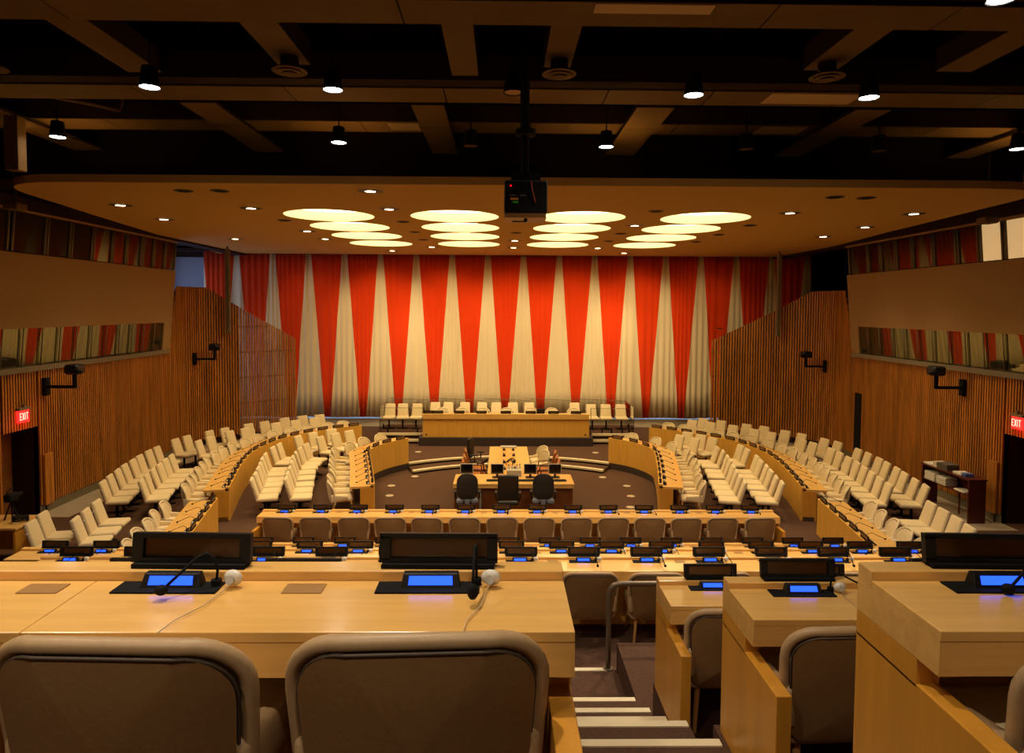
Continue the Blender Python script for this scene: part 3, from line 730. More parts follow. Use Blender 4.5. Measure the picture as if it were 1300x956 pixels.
# ------------------------------------------------------------------ chairs
def rrect(w, h, r_top, r_bot, z0, n=5, taper=.0):
    """rounded outline in x,z, bottom width reduced by taper"""
    pts = []
    def corner(cx, cz, r, a0, a1):
        for k in range(n+1):
            a = a0+(a1-a0)*k/n; pts.append((cx+r*math.cos(a), cz+r*math.sin(a)))
    corner(w/2-r_top, z0+h-r_top, r_top, 0, PI/2); corner(-w/2+r_top, z0+h-r_top, r_top, PI/2, PI)
    corner(-w/2+r_bot, z0+r_bot, r_bot, PI, 3*PI/2); corner(w/2-r_bot, z0+r_bot, r_bot, 3*PI/2, 2*PI)
    return [(x*(1-taper*(1-(z-z0)/h)), z) for x, z in pts]
def shell(mb, ol, yf, bulge, back=True):
    """filled cap over an outline: concentric rings, yf(x,z) base surface"""
    cx = 0; cz = sum(p[1] for p in ol)/len(ol); N = len(ol); vs = []; fs = []; K = 4
    for k in range(K+1):
        s_ = 1-k/(K+.0) if k < K else .0
        off = bulge*math.sqrt(max(0, 1-s_*s_))
        for x, z in ol:
            X = cx+(x-cx)*s_; Z = cz+(z-cz)*s_; vs.append((X, yf(X, Z)+off, Z))
    for k in range(K):
        for i in range(N):
            q = (k*N+i, k*N+(i+1) % N, (k+1)*N+(i+1) % N, (k+1)*N+i)
            fs.append(q if back else q[::-1])
    mb.add(vs, fs, True)
def tub_chair(light_back=False, wk=1.0):
    r = thing('conference_chair')
    yf = lambda x, z: -.30+(.75 if not light_back else 1.5)*x*x-(z-.55)*.14
    ol = rrect(.635*wk, .55, .145 if not light_back else .21, .05, .30, n=7, taper=.1)
    ol_in = [(x*.9, .55+(z-.55)*.9) for x, z in ol]
    mb = MB(); shell(mb, ol_in, lambda x, z: yf(x, z)-.028, -.012, True); mb.build('back_panel', M['khaki'] if not light_back else M['cream'], r)
    mb = MB(); shell(mb, ol_in, lambda x, z: yf(x, z)+.022, .035, False); mb.build('back_cushion', M['cream'], r)
    mb = MB(); mb.tube([(x*.955, yf(x, z), .55+(z-.55)*.955) for x, z in ol], .022, 8, closed=True); mb.build('rim', M['rim'] if not light_back else M['cream'], r)
    mb = MB(); mb.tube([(x*.9, yf(x, z)-.027, .55+(z-.55)*.9) for x, z in ol], .005, 5, closed=True); mb.build('piping', M['stitch'] if not light_back else M['rim'], r)
    mb = MB()
    mb.rbox((0, .0, .42), (.5*wk, .46, .11), .05); mb.build('seat', M['cream'], r)
    for sx in (-1, 1):
        mb = MB().rbox((0, 0, 0), (.06, .38, .2), .029)
        mb.v = [(x+sx*(.268*wk), y-.08, z*(1-.5*max(0, y+.19)/.38)+.475) for (x, y, z) in mb.v]
        mb.build('armrest', M['rim'] if not light_back else M['cream'], r)
    for sx in (-1, 1):
        for sy in (-1, 1): MB().cyl((sx*.2, sy*.19, .38), (sx*.235, sy*.24, 0), .022, .013, 8).build('leg', M['leg'], r)
    return Proto(r)
KH, CR = tub_chair(False), tub_chair(True, .86)
def side_chair():
    r = thing('armless_chair')
    T = Matrix.Translation((0, -.16, .43)) @ Matrix.Rotation(math.radians(17), 4, 'X')
    bk = MB().rbox((0, 0, .24), (.43, .085, .54), .04); bk.v = [tuple(T @ Vector((x*(1-.10*max(0, z)/.5), y, z))) for x, y, z in bk.v]; bk.build('backrest', M['cream'], r)
    MB().rbox((0, .05, .43), (.47, .5, .1), .045).build('seat', M['cream'], r)
    mb = MB(); mb.cyl((0, 0, .03), (0, 0, .39), .032); mb.box((0, .02, .375), (.3, .34, .02)); mb.build('pedestal', M['matte'], r)
    mb = MB(); mb.box((0, 0, .015), (.42, .06, .028)); mb.box((0, 0, .015), (.06, .42, .028)); mb.build('base', M['matte'], r)
    T2 = T @ Matrix.Translation((.205, 0, .32))
    mb = MB(); mb.cyl(T2 @ Vector((-.01, -.01, 0)), T2 @ Vector((.03, -.01, 0)), .02); mb.build('earpiece_hook', M['silver'], r)
    return Proto(r)
SC = side_chair()

# ------------------------------------------------------------------ desk-top devices
def nameplate():
    r = thing('nameplate_holder')
    T = Matrix.Rotation(math.radians(-8), 4, 'X')
    mb = MB()
    for x0, x1, z0, z1 in ((-.19, .19, .088, .104), (-.19, .19, .012, .026), (-.19, -.155, .02, .095), (.155, .19, .02, .095)): mb.bx(x0, x1, -.012, .012, z0, z1, T=T)
    mb.build('frame', M['black'], r)
    MB().bx(-.156, .156, -.004, .004, .024, .09, T=T).build('plate', M['smoke'], r)
    MB().bx(-.156, .156, .006, .008, .024, .09, T=T).build('name_card', M['panel'], r)
    mb = MB(); mb.bx(-.18, .18, -.03, .03, 0, .014); mb.build('foot', M['matte'], r)
    return Proto(r)
def console(lit=True):
    r = thing('delegate_console')
    MB().bx(-.165, .15, -.042, .042, 0, .005).build('tray', M['matte'], r)
    mb = MB(); mb.add([(-.092, -.012, .004), (.092, -.012, .004), (.09, .04, .004), (-.09, .04, .004), (-.084, .006, .044), (.084, .006, .044), (.084, .03, .045), (-.084, .03, .045)], [(0, 1, 5, 4), (1, 2, 6, 5), (2, 3, 7, 6), (3, 0, 4, 7), (4, 5, 6, 7)])
    c = mb.build('console_box', M['black'], r, bevel=.003)
    def p(u, v): return (u, -.012+.018*v-.0012, .004+.04*v+.0006)
    mb = MB(); mb.add([p(-.068, .22), p(.068, .22), p(.066, .84), p(-.066, .84)], [(0, 1, 2, 3)]); mb.build('display', M['screen'] if lit else M['matte'], c)
    return Proto(r)
def mic():
    r = thing('gooseneck_microphone')
    MB().cyl((0, 0, 0), (0, 0, .02), .016).build('base', M['matte'], r)
    pts = [(0, 0, .015), (.0, .012, .07), (-.003, .0, .115), (-.01, -.06, .135), (-.015, -.16, .10), (-.02, -.27, .055)]
    MB().tube(pts, .0045, 6).build('gooseneck', M['matte'], r)
    MB().sphere((-.022, -.285, .05), .015, 6, (1, 1.5, 1)).build('microphone_head', M['matte'], r)
    return Proto(r)
def earpiece():
    r = thing('earpiece')
    MB().sphere((0, 0, .026), .031, 8, (1, .5, .8)).build('ear_shell', M['ear'], r)
    mb = MB(); mb.cyl((0, -.012, .022), (0, -.021, .026), .014, n=12); mb.build('ear_pad', M['silver'], r)
    MB().tube([(0, -.02, .012), (-.005, -.05, .003), (.0, -.15, .003), (-.02, -.25, .003), (-.015, -.32, .003)], .0016, 4).build('cord', M['cord'], r)
    return Proto(r)
NP, CO, CD, MI, EA = nameplate(), console(), console(False), mic(), earpiece()
mi_short = thing('gooseneck_microphone')
MB().cyl((0, 0, 0), (0, 0, .02), .016).build('base', M['matte'], mi_short)
MB().tube([(0, 0, .015), (.01, .0, .07), (.0, -.01, .10), (-.05, -.035, .085), (-.1, -.07, .045), (-.135, -.09, .02)], .0045, 6).build('gooseneck', M['matte'], mi_short)
MB().sphere((-.145, -.095, .016), .016, 6, (1.3, 1, 1)).build('microphone_head', M['matte'], mi_short)
MS = Proto(mi_short)
sk = MB().bx(-.06, .06, -.035, .035, 0, .003).build('cable_hatch', M['panel']); SK = Proto(sk)

def seat_kit(org, rz, zl, zw, w, seat_lab, i, lod=2, short=False, mic_on=True, plate=True, lit=True):
    """org: point on the rear edge line of the desk (2D), user looks along +Y rotated by rz; w: short phrase for the row"""
    R = Matrix.Rotation(rz, 2)
    def P(x, y, z): v = Vector(org)+R @ Vector((x, y)); return (v.x, v.y, z)
    jit = random.uniform(-.05, .05)
    if plate: NP.put(P(0, -.04, zl), rz+jit*.4, 'black nameplate holder, '+seat_lab, 'nameplate holder', 'nameplate holders on '+w)
    if lod >= 1: (CO if lit else CD).put(P(-.015, -.145, zw), rz, 'black console, '+seat_lab, 'console', 'consoles on '+w)
    if mic_on:
        (MS if short else MI).put(P(.125, -.125, zw+.004), rz+random.uniform(-.25, .25), 'gooseneck microphone, '+seat_lab, 'microphone', 'microphones on '+w)
    if lod >= 2: EA.put(P(.17, -.135, zw+.004), rz+jit*4, 'white corded earpiece, '+seat_lab, 'earpiece', 'earpieces on '+w)

# ------------------------------------------------------------------ straight desks
def straight_desk(lab, x0, x1, Y, zl, wing=(True, True), loc_floor=0):
    """Y: rear edge of the ledge, zl: its height"""
    r = thing('straight_desk', lab, 'desk', ((x0+x1)/2, Y-.25, zl-.82)); ox, oy, oz = r.location
    def b(mb, a, c, d, e, f, g): mb.bx(a-ox, c-ox, d-oy, e-oy, f-oz, g-oz); return mb
    zw = zl-.03; fy = Y-.43
    b(MB(), x0, x1, Y-.085, Y, zl-.06, zl).build('ledge', M['maple'], r, bevel=.004)
    mb = MB(); n = max(1, round((x1-x0)/1.45)); L = (x1-x0)/n
    for i in range(n): b(mb, x0+i*L+(.001 if i else 0), x0+(i+1)*L-(.001 if i < n-1 else 0), fy, Y-.085, zw-.03, zw)
    mb.build('worktop', M['maple'], r, bevel=.003)
    b(MB(), x0+.004, x1-.004, fy+.002, fy+.04, zw-.125, zw-.03).build('apron', M['maple'], r)
    b(MB(), x0+.02, x1-.02, Y-.03, Y-.005, zl-.82, zl-.055).build('front_panel', M['maple_front'], r)
    b(MB(), x0+.05, x1-.05, fy+.12, Y-.04, zw-.127, zw-.10).build('under_shelf', M['deskbody'], r)
    for k, (x, s_) in enumerate(((x0, 1), (x1, -1))):
        b(MB(), x, x+s_*.045, fy+.003, Y-.002, zw-.127, zw-.029).build('side_apron', M['maple'], r)
        b(MB(), x, x+s_*.066, Y-.70 if wing[k] else Y-.33, Y, zl-.82, zl-.23 if wing[k] else zw-.125).build('end_panel', M['maple_side'], r, bevel=.004)
        if wing[k]: b(MB(), x, x+s_*.066, fy+.1, Y-.002, zl-.24, zw-.129).build('end_cheek', M['maple_side'], r)
    return r
def straight_row(key, w, x0, x1, Y, zl, xs, chairs, hatch=2, lod=2, shortall=False, desk_lab=None, labs=None, chair_dy=.32, names='from left', mics=None, chair_xs=None, chair_scale=1):
    straight_desk(desk_lab, x0, x1, Y, zl)
    for i, x in enumerate(xs):
        s_ = (labs[i] if labs else '%s seat %s %s' % (ORD[i], names, w))
        seat_kit((x, Y), random.uniform(-.01, .01), zl, zl-.03, w, s_, i, lod, short=shortall or random.random() < .35, mic_on=mics is None or i in mics)
        if i in chairs:
            kc = KH.put(((chair_xs[i] if chair_xs else x)+random.uniform(-.015, .015), Y-chair_dy+random.uniform(-.02, .02), zl-.82), random.uniform(-.05, .05), 'beige brown-backed chair, '+s_, 'chair', 'chairs on '+w)
            kc.scale = (chair_scale, chair_scale, 1)
        if hatch and i+1 < len(xs) and i % hatch == (0 if hatch == 1 else 1):
            SK.put(((x+xs[i+1])/2, Y-.14, zl-.03), 0, 'dark cable hatch just right of the %s seat %s' % (ORD[i], w), 'hatch', 'cable hatches on '+w)
straight_row('F', 'in the front straight row', -4.86, 5.62, 13.9, .80, [-4.38+.733*k for k in range(14)], range(14), desk_lab='long straight maple desk nearest the central pit')
straight_row('E', 'in the second straight row', -5.24, 6.3, 11.9, .80, [-4.9+.72*k for k in range(16)], [], desk_lab='long straight maple desk, second back from the pit')
straight_row('D', 'in the third straight row', -6.95, 6.5, 9.92, 1.416, [-6.48+.7375*k for k in range(18)], [], desk_lab='long straight maple desk, third back from the pit')
straight_row('C', 'in the fourth straight row', -5.29, 6.1, 7.88, 2.05, [-4.90+.734*k for k in range(15)], range(7, 13), desk_lab='long straight maple desk, last one before the cross aisle')
A3 = ['by the aisle', 'second from the aisle', 'third from the aisle', 'fourth from the aisle']
def blk(row, side, n): return ['%s of the %s row in the %s block' % (A3[i], row, side) for i in range(n)]
straight_row('BL', 'the left block middle', -4.2, .2, 4.85, 2.998, [], [], desk_lab='maple desk of the left block, front row beside the aisle')
straight_row('ML', 'the left block second row', -4.2, .2, 3.45, 3.556, [-.22, -1.0, -1.78], [], desk_lab='maple desk of the left block, middle row', labs=blk('second', 'left', 3))
straight_row('AL', 'the left block nearest row', -4.2, .2, 2.21, 4.10, [-.20, -.99], range(2), chair_xs=[-.235, -.935], chair_dy=.25, chair_scale=1.06, desk_lab='large maple desk in the left foreground, nearest the camera', labs=blk('nearest', 'left', 2), hatch=0, mics=[])
straight_row('BR', 'the right block far row', 1.13, 4.6, 4.85, 2.998, [1.51, 2.29, 3.07], range(2), desk_lab='maple desk of the right block, front row beside the aisle', labs=blk('far', 'right', 3))
straight_row('MR', 'the right block middle row', 1.15, 4.6, 3.45, 3.556, [1.52, 2.30], range(1), desk_lab='maple desk of the right block, middle row', labs=blk('middle', 'right', 2), mics=[1])
straight_row('AR', 'the right block nearest row', 1.185, 4.6, 2.21, 4.10, [1.575], range(1), desk_lab='large maple desk in the right foreground, nearest the camera', labs=blk('nearest', 'right', 1), hatch=0)
for x in (-.6, -1.39): SK.put((x, 2.06, 4.07), 0, 'square dark cable hatch in the left foreground desk, %s' % ('right one' if x > -1 else 'left one'), 'hatch', 'cable hatches in the foreground desk')
# the two foreground microphones
m1 = thing('gooseneck_microphone', 'black microphone arched over the console on the left foreground desk', 'microphone', (-.875, 2.08, 4.072))
MB().cyl((0, 0, 0), (0, 0, .02), .016).build('base', M['matte'], m1)
MB().tube([(0, 0, .015), (.004, 0, .05), (-.005, 0, .085), (-.025, -.01, .105), (-.05, -.025, .095), (-.085, -.06, .06), (-.11, -.09, .035)], .0045, 6).build('gooseneck', M['matte'], m1)
MB().sphere((-.12, -.1, .028), .017, 6, (1.2, 1, .9)).build('microphone_head', M['matte'], m1)
m2 = thing('gooseneck_microphone', 'black microphone leaning to the camera by the aisle, left foreground desk', 'microphone', (-.075, 2.09, 4.072))
MB().cyl((0, 0, 0), (0, 0, .02), .016).build('base', M['matte'], m2)
MB().tube([(0, 0, .015), (0, .0, .08), (0, -.01, .13), (-.004, -.05, .135), (-.005, -.11, .09), (-.005, -.14, .055)], .0045, 6).build('gooseneck', M['matte'], m2)
MB().sphere((-.005, -.15, .04), .017, 6, (1, 1, 1.4)).build('microphone_head', M['matte'], m2)

m3 = thing('gooseneck_microphone', 'black microphone bent out to the right, middle desk of the right block', 'microphone', (1.65, 3.33, 3.527))
MB().cyl((0, 0, 0), (0, 0, .02), .016).build('base', M['matte'], m3)
MB().tube([(0, 0, .015), (.002, 0, .06), (.012, -.005, .095), (.035, -.01, .095), (.08, -.03, .075), (.115, -.045, .06)], .0045, 6).build('gooseneck', M['matte'], m3)
MB().sphere((.135, -.05, .05), .017, 6, (1.4, 1, 1)).build('microphone_head', M['matte'], m3)

# handrail in the aisle
hr = thing('handrail', 'bent bronze tube handrail in the aisle between the seat blocks', 'handrail', (1.05, 6.47, 1.436))
MB().tube([(0, 0, .0), (0, 0, .3), (0, 0, .72), (.015, 0, .79), (.05, 0, .83), (.12, 0, .845), (.4, 0, .845), (1.6, 0, .845), (3.0, 0, .845)], .026, 10).build('rail', M['rail'], hr)
for x in (1.5, 3.0): MB().cyl((x, 0, .264-.1), (x, 0, .845), .024, n=10).build('post', M['rail'], hr)
MB().cyl((0, 0, 0), (0, 0, .012), .05, n=14).build('foot_flange', M['rail'], hr)

# ------------------------------------------------------------------ curved benches
def bench(lab, w, ctrl, side, seats, z0=0, base_out=None, far_first=False, chair=CR, inner=False, skip=()):
    path, L = resample(ctrl)
    r = thing('curved_bench', lab, 'bench', (0, 0, 0))
    def part(nm, prof, m):
        mb = MB(); sweep(mb, path, prof, side); return mb.build(nm, m, r)
    part('front_panel', [(0, .012 if not inner else .0), (.03, .012), (.03, .80), (0, .80)], M['maple_front'])
    part('ledge', [(.03, .76), (.1, .76), (.1, .80), (.03, .80)], M['maple'])
    part('worktop', [(.1, .70), (.57, .70), (.57, .75), (.1, .75)], M['maple'])
    part('apron', [(.52, .64), (.55, .64), (.55, .70), (.52, .70)], M['maple'])
    part('kick_plinth', [(.04, 0), (.3, 0), (.3, .1), (.04, .1)], M['plinth'])
    for e in (0, 1):
        pp = path[:2] if e == 0 else path[-2:]
        d = (pp[1]-pp[0]).normalized(); q = [pp[0], pp[0]+d*.04] if e == 0 else [pp[1]-d*.04, pp[1]]
        mb = MB(); sweep(mb, q, [(.03, .012), (.34, .012), (.34, .70), (.03, .70)], side); mb.build('end_panel', M['maple_side'], r)
    for i in range(seats):
        u = (i+.5)/seats; p, t = sample(path, u)
        nr = Vector((-t.y, t.x))*side         # outward, towards the sitter
        f = -nr; rz = math.atan2(-f.x, f.y)
        s_ = '%s seat from the camera end of the %s' % (ORD[i], w)
        seat_kit(p+nr*.01, rz, .80, .75, 'the '+w, s_, i, 2, short=False, lit=False)
        c = p+nr*(.74+random.uniform(-.03, .03))
        if i not in skip: chair.put((c.x, c.y, 0), rz+random.uniform(-.12, .12), 'cream chair, '+s_, 'chair', 'chairs at the '+w)
bench('outer curved maple bench on the left, opening towards the rostrum', 'outer left bench', P_OL, 1, 16)
bench('inner curved maple bench left of the central pit', 'inner left bench', P_IL, 1, 10, inner=True)
bench('inner curved maple bench right of the central pit', 'inner right bench', P_IR, -1, 10, inner=True)
bench('outer curved maple bench on the right, opening towards the rostrum', 'outer right bench', P_OR, -1, 16)
bench('short maple bench at the left, between outer bench and straight rows', 'short left bench', P_OLn, 1, 5)
bench('short maple bench at the right, between outer bench and straight rows', 'short right bench', P_ORn, -1, 5)

# ------------------------------------------------------------------ armless observer chairs
def face_of(x, y, ctrl, side):
    path, L = resample(ctrl); P_ = Vector((x, y))
    i = min(range(len(path)), key=lambda k: (path[k]-P_).length)
    t = (path[min(i+1, len(path)-1)]-path[max(i-1, 0)]).normalized()
    f = -Vector((-t.y, t.x))*side; return math.atan2(-f.x, f.y)
def row(pts, ctrl, side, w, end='from the camera end'):
    for i, (x, y) in enumerate(pts):
        rz = face_of(x, y, ctrl, side)
        f = Vector((-math.sin(rz), math.cos(rz)))
        SC.put((x+f.x*.22, y+f.y*.22, 0), rz+random.uniform(-.06, .06), 'cream armless chair, %s %s of %s' % (ORD[i], end, w), 'chair', 'armless chairs of '+w)
def thin(ctrl, n):
    path, L = resample(ctrl, .05); return [tuple(sample(path, (i+.5)/n)[0]) for i in range(n)]
row([(-9.11, 15.71), (-9.26, 16.26), (-9.40, 16.84), (-9.53, 17.38), (-9.62, 17.93), (-9.72, 18.45), (-9.80, 19.08), (-9.83, 19.62), (-9.86, 20.75), (-9.76, 21.3), (-9.43, 22.15), (-9.15, 22.7), (-8.68, 23.5), (-8.3, 23.98), (-7.85, 24.75), (-7.35, 25.25), (-6.8, 25.55)], P_OL, 1, 'the row along the left wall')
row([(-8.31, 15.88), (-8.44, 16.36), (-8.57, 16.92), (-8.68, 17.44), (-8.80, 17.98), (-8.90, 18.54), (-9.06, 20.55), (-8.98, 21.15), (-8.75, 22.1), (-8.47, 22.65), (-7.82, 23.72), (-7.3, 24.3), (-6.78, 24.8)], P_OL, 1, 'the row behind outer left bench')
row([(-8.02, 12.95), (-8.16, 13.5), (-8.30, 14.08)], P_OLn, 1, 'the short group by the left door')
row([(-8.7, 12.7), (-8.85, 13.25)], P_OLn, 1, 'the pair nearest the left wall desk')
row([(8.72, 12.5), (8.84, 13.03), (8.92, 13.55), (8.98, 14.05)], P_ORn, -1, 'the short group by the document shelf')
row([(8.98, 15.62), (9.08, 16.17), (9.2, 16.76), (9.3, 17.3), (9.42, 17.9), (9.48, 18.44), (9.56, 19.1), (9.58, 19.62), (9.45, 20.5), (9.33, 21.0), (8.85, 22.2), (8.5, 22.75), (8.05, 23.5), (7.45, 24.1), (6.92, 24.6)], P_OR, -1, 'the row behind outer right bench')
row([(9.76, 15.5), (9.86, 16.05), (9.99, 16.7), (10.1, 17.22), (10.2, 17.85), (10.28, 18.36), (10.33, 19.03), (10.33, 19.56), (10.26, 20.6), (10.1, 21.1), (9.75, 21.95), (9.45, 22.5), (9.05, 23.3), (8.6, 23.75), (7.95, 24.5), (7.45, 24.95)], P_OR, -1, 'the row along the right wall')
row([(-5.79, 15.99), (-5.9, 16.52), (-6.03, 17.08), (-6.16, 17.6), (-6.32, 18.2), (-6.42, 18.72), (-6.52, 19.6), (-6.5, 20.12), (-6.3, 21.3), (-6.02, 21.88), (-5.6, 22.5)], P_OL, 1, 'the inner left row nearer the wall')
row([(-5.01, 16.05), (-5.14, 16.58), (-5.26, 17.15), (-5.42, 17.8), (-5.56, 18.4), (-5.65, 18.95), (-5.70, 19.5), (-5.70, 20.06), (-5.58, 21.2), (-5.26, 21.74), (-4.93, 22.25)], P_IL, 1, 'the inner left row nearer the pit')
row([(6.53, 15.78), (6.6, 16.3), (6.72, 16.92), (6.82, 17.46), (6.9, 18.05), (7.0, 18.6), (7.07, 19.55), (7.07, 20.07), (6.6, 21.2), (6.4, 21.72), (6.1, 22.15)], P_OR, -1, 'the inner right row nearer the wall')
row([(5.67, 15.84), (5.75, 16.36), (5.84, 16.88), (5.93, 17.4), (6.08, 18.1), (6.18, 18.62), (6.28, 19.3), (6.28, 19.82), (6.02, 21.1), (5.68, 21.62)], P_IR, -1, 'the inner right row nearer the pit')

# ------------------------------------------------------------------ rostrum
struct(MB().bx(-4.55, 5.0, 25.1, 27.0, 0, .32).build('floor_rostrum', M['carpet']))
struct(MB().bx(-4.55, 5.0, 24.78, 25.1, 0, .15).build('floor_rostrum_step', M['carpet']))
struct(MB().bx(-4.55, -2.9, 25.02, 25.12, .25, .33).build('trim_3', M['nosing'])); struct(MB().bx(3.35, 5.0, 25.02, 25.12, .25, .33).build('trim_4', M['nosing']))
struct(MB().bx(-4.5, -2.9, 24.7, 24.8, .08, .162).build('trim_5', M['nosing'])); struct(MB().bx(3.35, 4.9, 24.7, 24.8, .08, .162).build('trim_6', M['nosing']))
ro = thing('rostrum_desk', 'long raised maple rostrum desk on a dark plinth before the curtain', 'desk', (.17, 24.6, 0))
MB().bx(-3.13, 3.13, -.3, .55, 0, .30).build('plinth', M['plinth'], ro)
MB().bx(-3.0, 3.0, -.14, -.1, .30, .95).build('front_panel', M['maple_front'], ro)
for x in (-3.0, 2.96): MB().bx(x, x+.04, -.1, .45, .30, .95).build('end_panel', M['maple_side'], ro)
MB().bx(-3.0, 3.0, -.2, -.1, .95, 1.15).build('fascia', M['maple'], ro, bevel=.01)
MB().bx(-3.0, 3.0, -.1, .5, 1.04, 1.08).build('worktop', M['maple'], ro)
for x in (-2.87, 2.87): MB().cyl((x, -.15, .39), (x, -.138, .39), .03).build('cable_port', M['matte'], ro)
rx = [-2.28, -1.52, -.72, .16, 1.06, 1.88, 2.70]
rn = ['leftmost', 'second', 'third', 'middle', 'fifth', 'sixth', 'rightmost']
for k, x in enumerate(rx):
    s_ = '%s place at the raised rostrum desk' % rn[k]
    NP.put((x, 24.47, 1.15), PI*0, 'black framed nameplate holder, '+s_, 'nameplate holder', 'nameplate holders on the rostrum')
    MI.put((x+.25, 24.62, 1.08), PI, 'black gooseneck microphone, '+s_, 'microphone', 'microphones on the rostrum')
    CR.put((x+.05, 25.5, .32), PI+random.uniform(-.1, .1), 'cream conference chair with rounded back, '+s_, 'chair', 'chairs at the rostrum desk')
NP.put((-2.62, 24.47, 1.15), 0, 'extra black nameplate holder at the far left end of the rostrum desk', 'nameplate holder', 'nameplate holders on the rostrum')
mo = thing('small_monitor', 'small black monitor on the rostrum desk beside the fifth nameplate', 'monitor', (1.42, 24.6, 1.08))
MB().rbox((0, 0, .14), (.3, .03, .18), .01).build('screen_case', M['black'], mo); MB().cyl((0, 0, 0), (0, 0, .06), .05).build('stand', M['black'], mo)
bx_ = [-2.62, -2.08, -1.44, -.77, -.21, .44, 1.08, 2.87]
for k, x in enumerate(bx_): SC.put((x, 26.5, .32), PI+random.uniform(-.08, .08), 'cream armless chair behind the rostrum desk, %s from left' % ORD[k], 'chair', 'armless chairs behind the rostrum')
for k, x in enumerate([-4.30, -3.78, -3.27]): SC.put((x, 26.05, .32), PI+random.uniform(-.1, .1), 'cream armless chair left of the rostrum behind glass, %s from left' % ORD[k], 'chair', 'armless chairs left of the rostrum')
for k, x in enumerate([3.5, 4.03, 4.62]): SC.put((x, 26.05, .32), PI+random.uniform(-.1, .1), 'cream armless chair right of the rostrum behind glass, %s from left' % ORD[k], 'chair', 'armless chairs right of the rostrum')
# glass barrier
gb = thing('glass_barrier', 'low clear glass barrier around the rostrum platform', 'barrier', (.2, 26, .32))
def gl(x0, y0, x1, y1, z1):
    mb = MB(); mb.add([(x0-.2, y0-26, .04), (x1-.2, y1-26, .04), (x1-.2, y1-26, z1), (x0-.2, y0-26, z1)], [(0, 1, 2, 3)]); g = mb.build('glass_pane', M['glass'], gb)
    mb = MB(); mb.tube([(x0-.2, y0-26, z1), (x1-.2, y1-26, z1)], .009, 5); mb.build('top_edge', M['frame'], gb)
gl(-4.5, 25.15, -2.85, 25.15, .93); gl(-4.5, 25.15, -4.5, 26.95, .93); gl(3.3, 25.15, 4.92, 25.15, .93); gl(4.92, 25.15, 4.92, 26.95, .97)
for a in range(5): gl(-4.5+a*1.884, 27.6, -4.5+(a+1)*1.884, 26.95, .97)
for x, y in [(-4.5, 25.15), (-2.87, 25.15), (3.32, 25.15), (4.92, 25.15)]: MB().cyl((x-.2, y-26, 0), (x-.2, y-26, .93), .012, n=6).build('edge_post', M['metal'], gb)
for x, y in [(-4.2, 25.15), (-3.1, 25.15), (-4.5, 26.0), (3.75, 25.15), (4.1, 25.15), (4.5, 25.15), (4.75, 25.15), (4.92, 26.2)]: MB().cyl((x-.2, y-26, 0), (x-.2, y-26, .18), .03, n=8).build('clamp', M['matte'], gb)

# floor plates in the pit
fb = MB().cyl((0, 0, 0), (0, 0, .006), .11, n=20).build('floor_outlet', M['brass']); FB = Proto(fb)
pl = [(-2.63, 20.67, -.2), (-3.17, 19.57, -.2), (-3.05, 18.52, -.2), (3.1, 20.61, -.2), (3.66, 19.59, -.2), (3.57, 18.51, -.2), (3.36, 17.46, -.2), (-2.85, 23.29, 0), (3.24, 23.24, 0)]
pll = ['farthest of those left of the centre desk', 'middle one of those left of the centre desk', 'nearest of those left of the centre desk', 'farthest of four right of the centre desk', 'second of four right of the centre desk', 'third of four right of the centre desk', 'nearest of four right of the centre desk', 'on the carpet left of the rostrum', 'on the carpet right of the rostrum']
for (x, y, z), l in zip(pl, pll): FB.put((x, y, z), 0, 'round pale floor outlet cover, '+l, 'floor outlet', 'round floor outlets')

# ------------------------------------------------------------------ centre tables
PZ = -.2
lt = thing('centre_table', 'long maple table running towards the rostrum in the central pit', 'table', (.23, 19.75, PZ))
MB().bx(-.59, .59, -1.83, 1.75, .71, .76).build('tabletop', M['maple'], lt, bevel=.006)
for y in (-1.5, 1.5): MB().bx(-.42, .42, y-.03, y+.03, 0, .71).build('leg_panel', M['deskbody'], lt)
MB().bx(-.05, .05, -1.5, 1.5, .45, .68).build('modesty_panel', M['deskbody'], lt)
cd = thing('clerk_desk', 'wide clerk desk with brown front facing the camera in the central pit', 'desk', (.32, 17.4, PZ))
MB().bx(-1.52, 1.52, -.5, .5, .70, .755).build('worktop', M['maple'], cd, bevel=.01)
MB().bx(-1.52, 1.5, -.5, -.47, .64, .70).build('apron', M['maple'], cd)
MB().bx(-.78, 1.45, -.40, -.36, 0, .70).build('back_panel', M['deskbody'], cd)
MB().bx(-1.48, -.88, -.38, -.34, 0, .70).build('side_cabinet', M['deskbody'], cd)
MB().bx(-.86, -.82, -.42, -.34, 0, .70).build('leg', M['silver'], cd)
MB().bx(1.45, 1.49, -.42, .45, 0, .70).build('end_panel', M['deskbody'], cd); MB().bx(-1.5, -1.46, -.42, .45, 0, .70).build('end_panel', M['deskbody'], cd)
def monitor():
    r = thing('desktop_monitor')
    MB().rbox((0, 0, .225), (.34, .035, .27), .01).build('bezel', M['silver'], r)
    MB().bx(-.15, .15, -.021, -.017, .115, .345).build('screen', M['glassblack'], r)
    mb = MB(); mb.cyl((0, .02, .02), (0, .02, .12), .03); mb.rbox((0, 0, .012), (.24, .18, .022), .008); mb.build('stand', M['black'], r)
    return Proto(r)
MO = monitor()
for k, x in enumerate([-.89, -.1, .76, 1.4]): MO.put((x, 17.55, PZ+.755), 0, 'silver framed flat monitor on the clerk desk, %s from left' % ORD[k], 'monitor', 'monitors on the clerk desk')
kb = thing('keyboard'); mb = MB().rbox((0, 0, .012), (.5, .17, .022), .006); mb.build('key_block', M['black'], kb); MB().bx(-.23, .23, -.06, .06, .022, .028).build('keys', M['matte'], kb)
KB = Proto(kb)
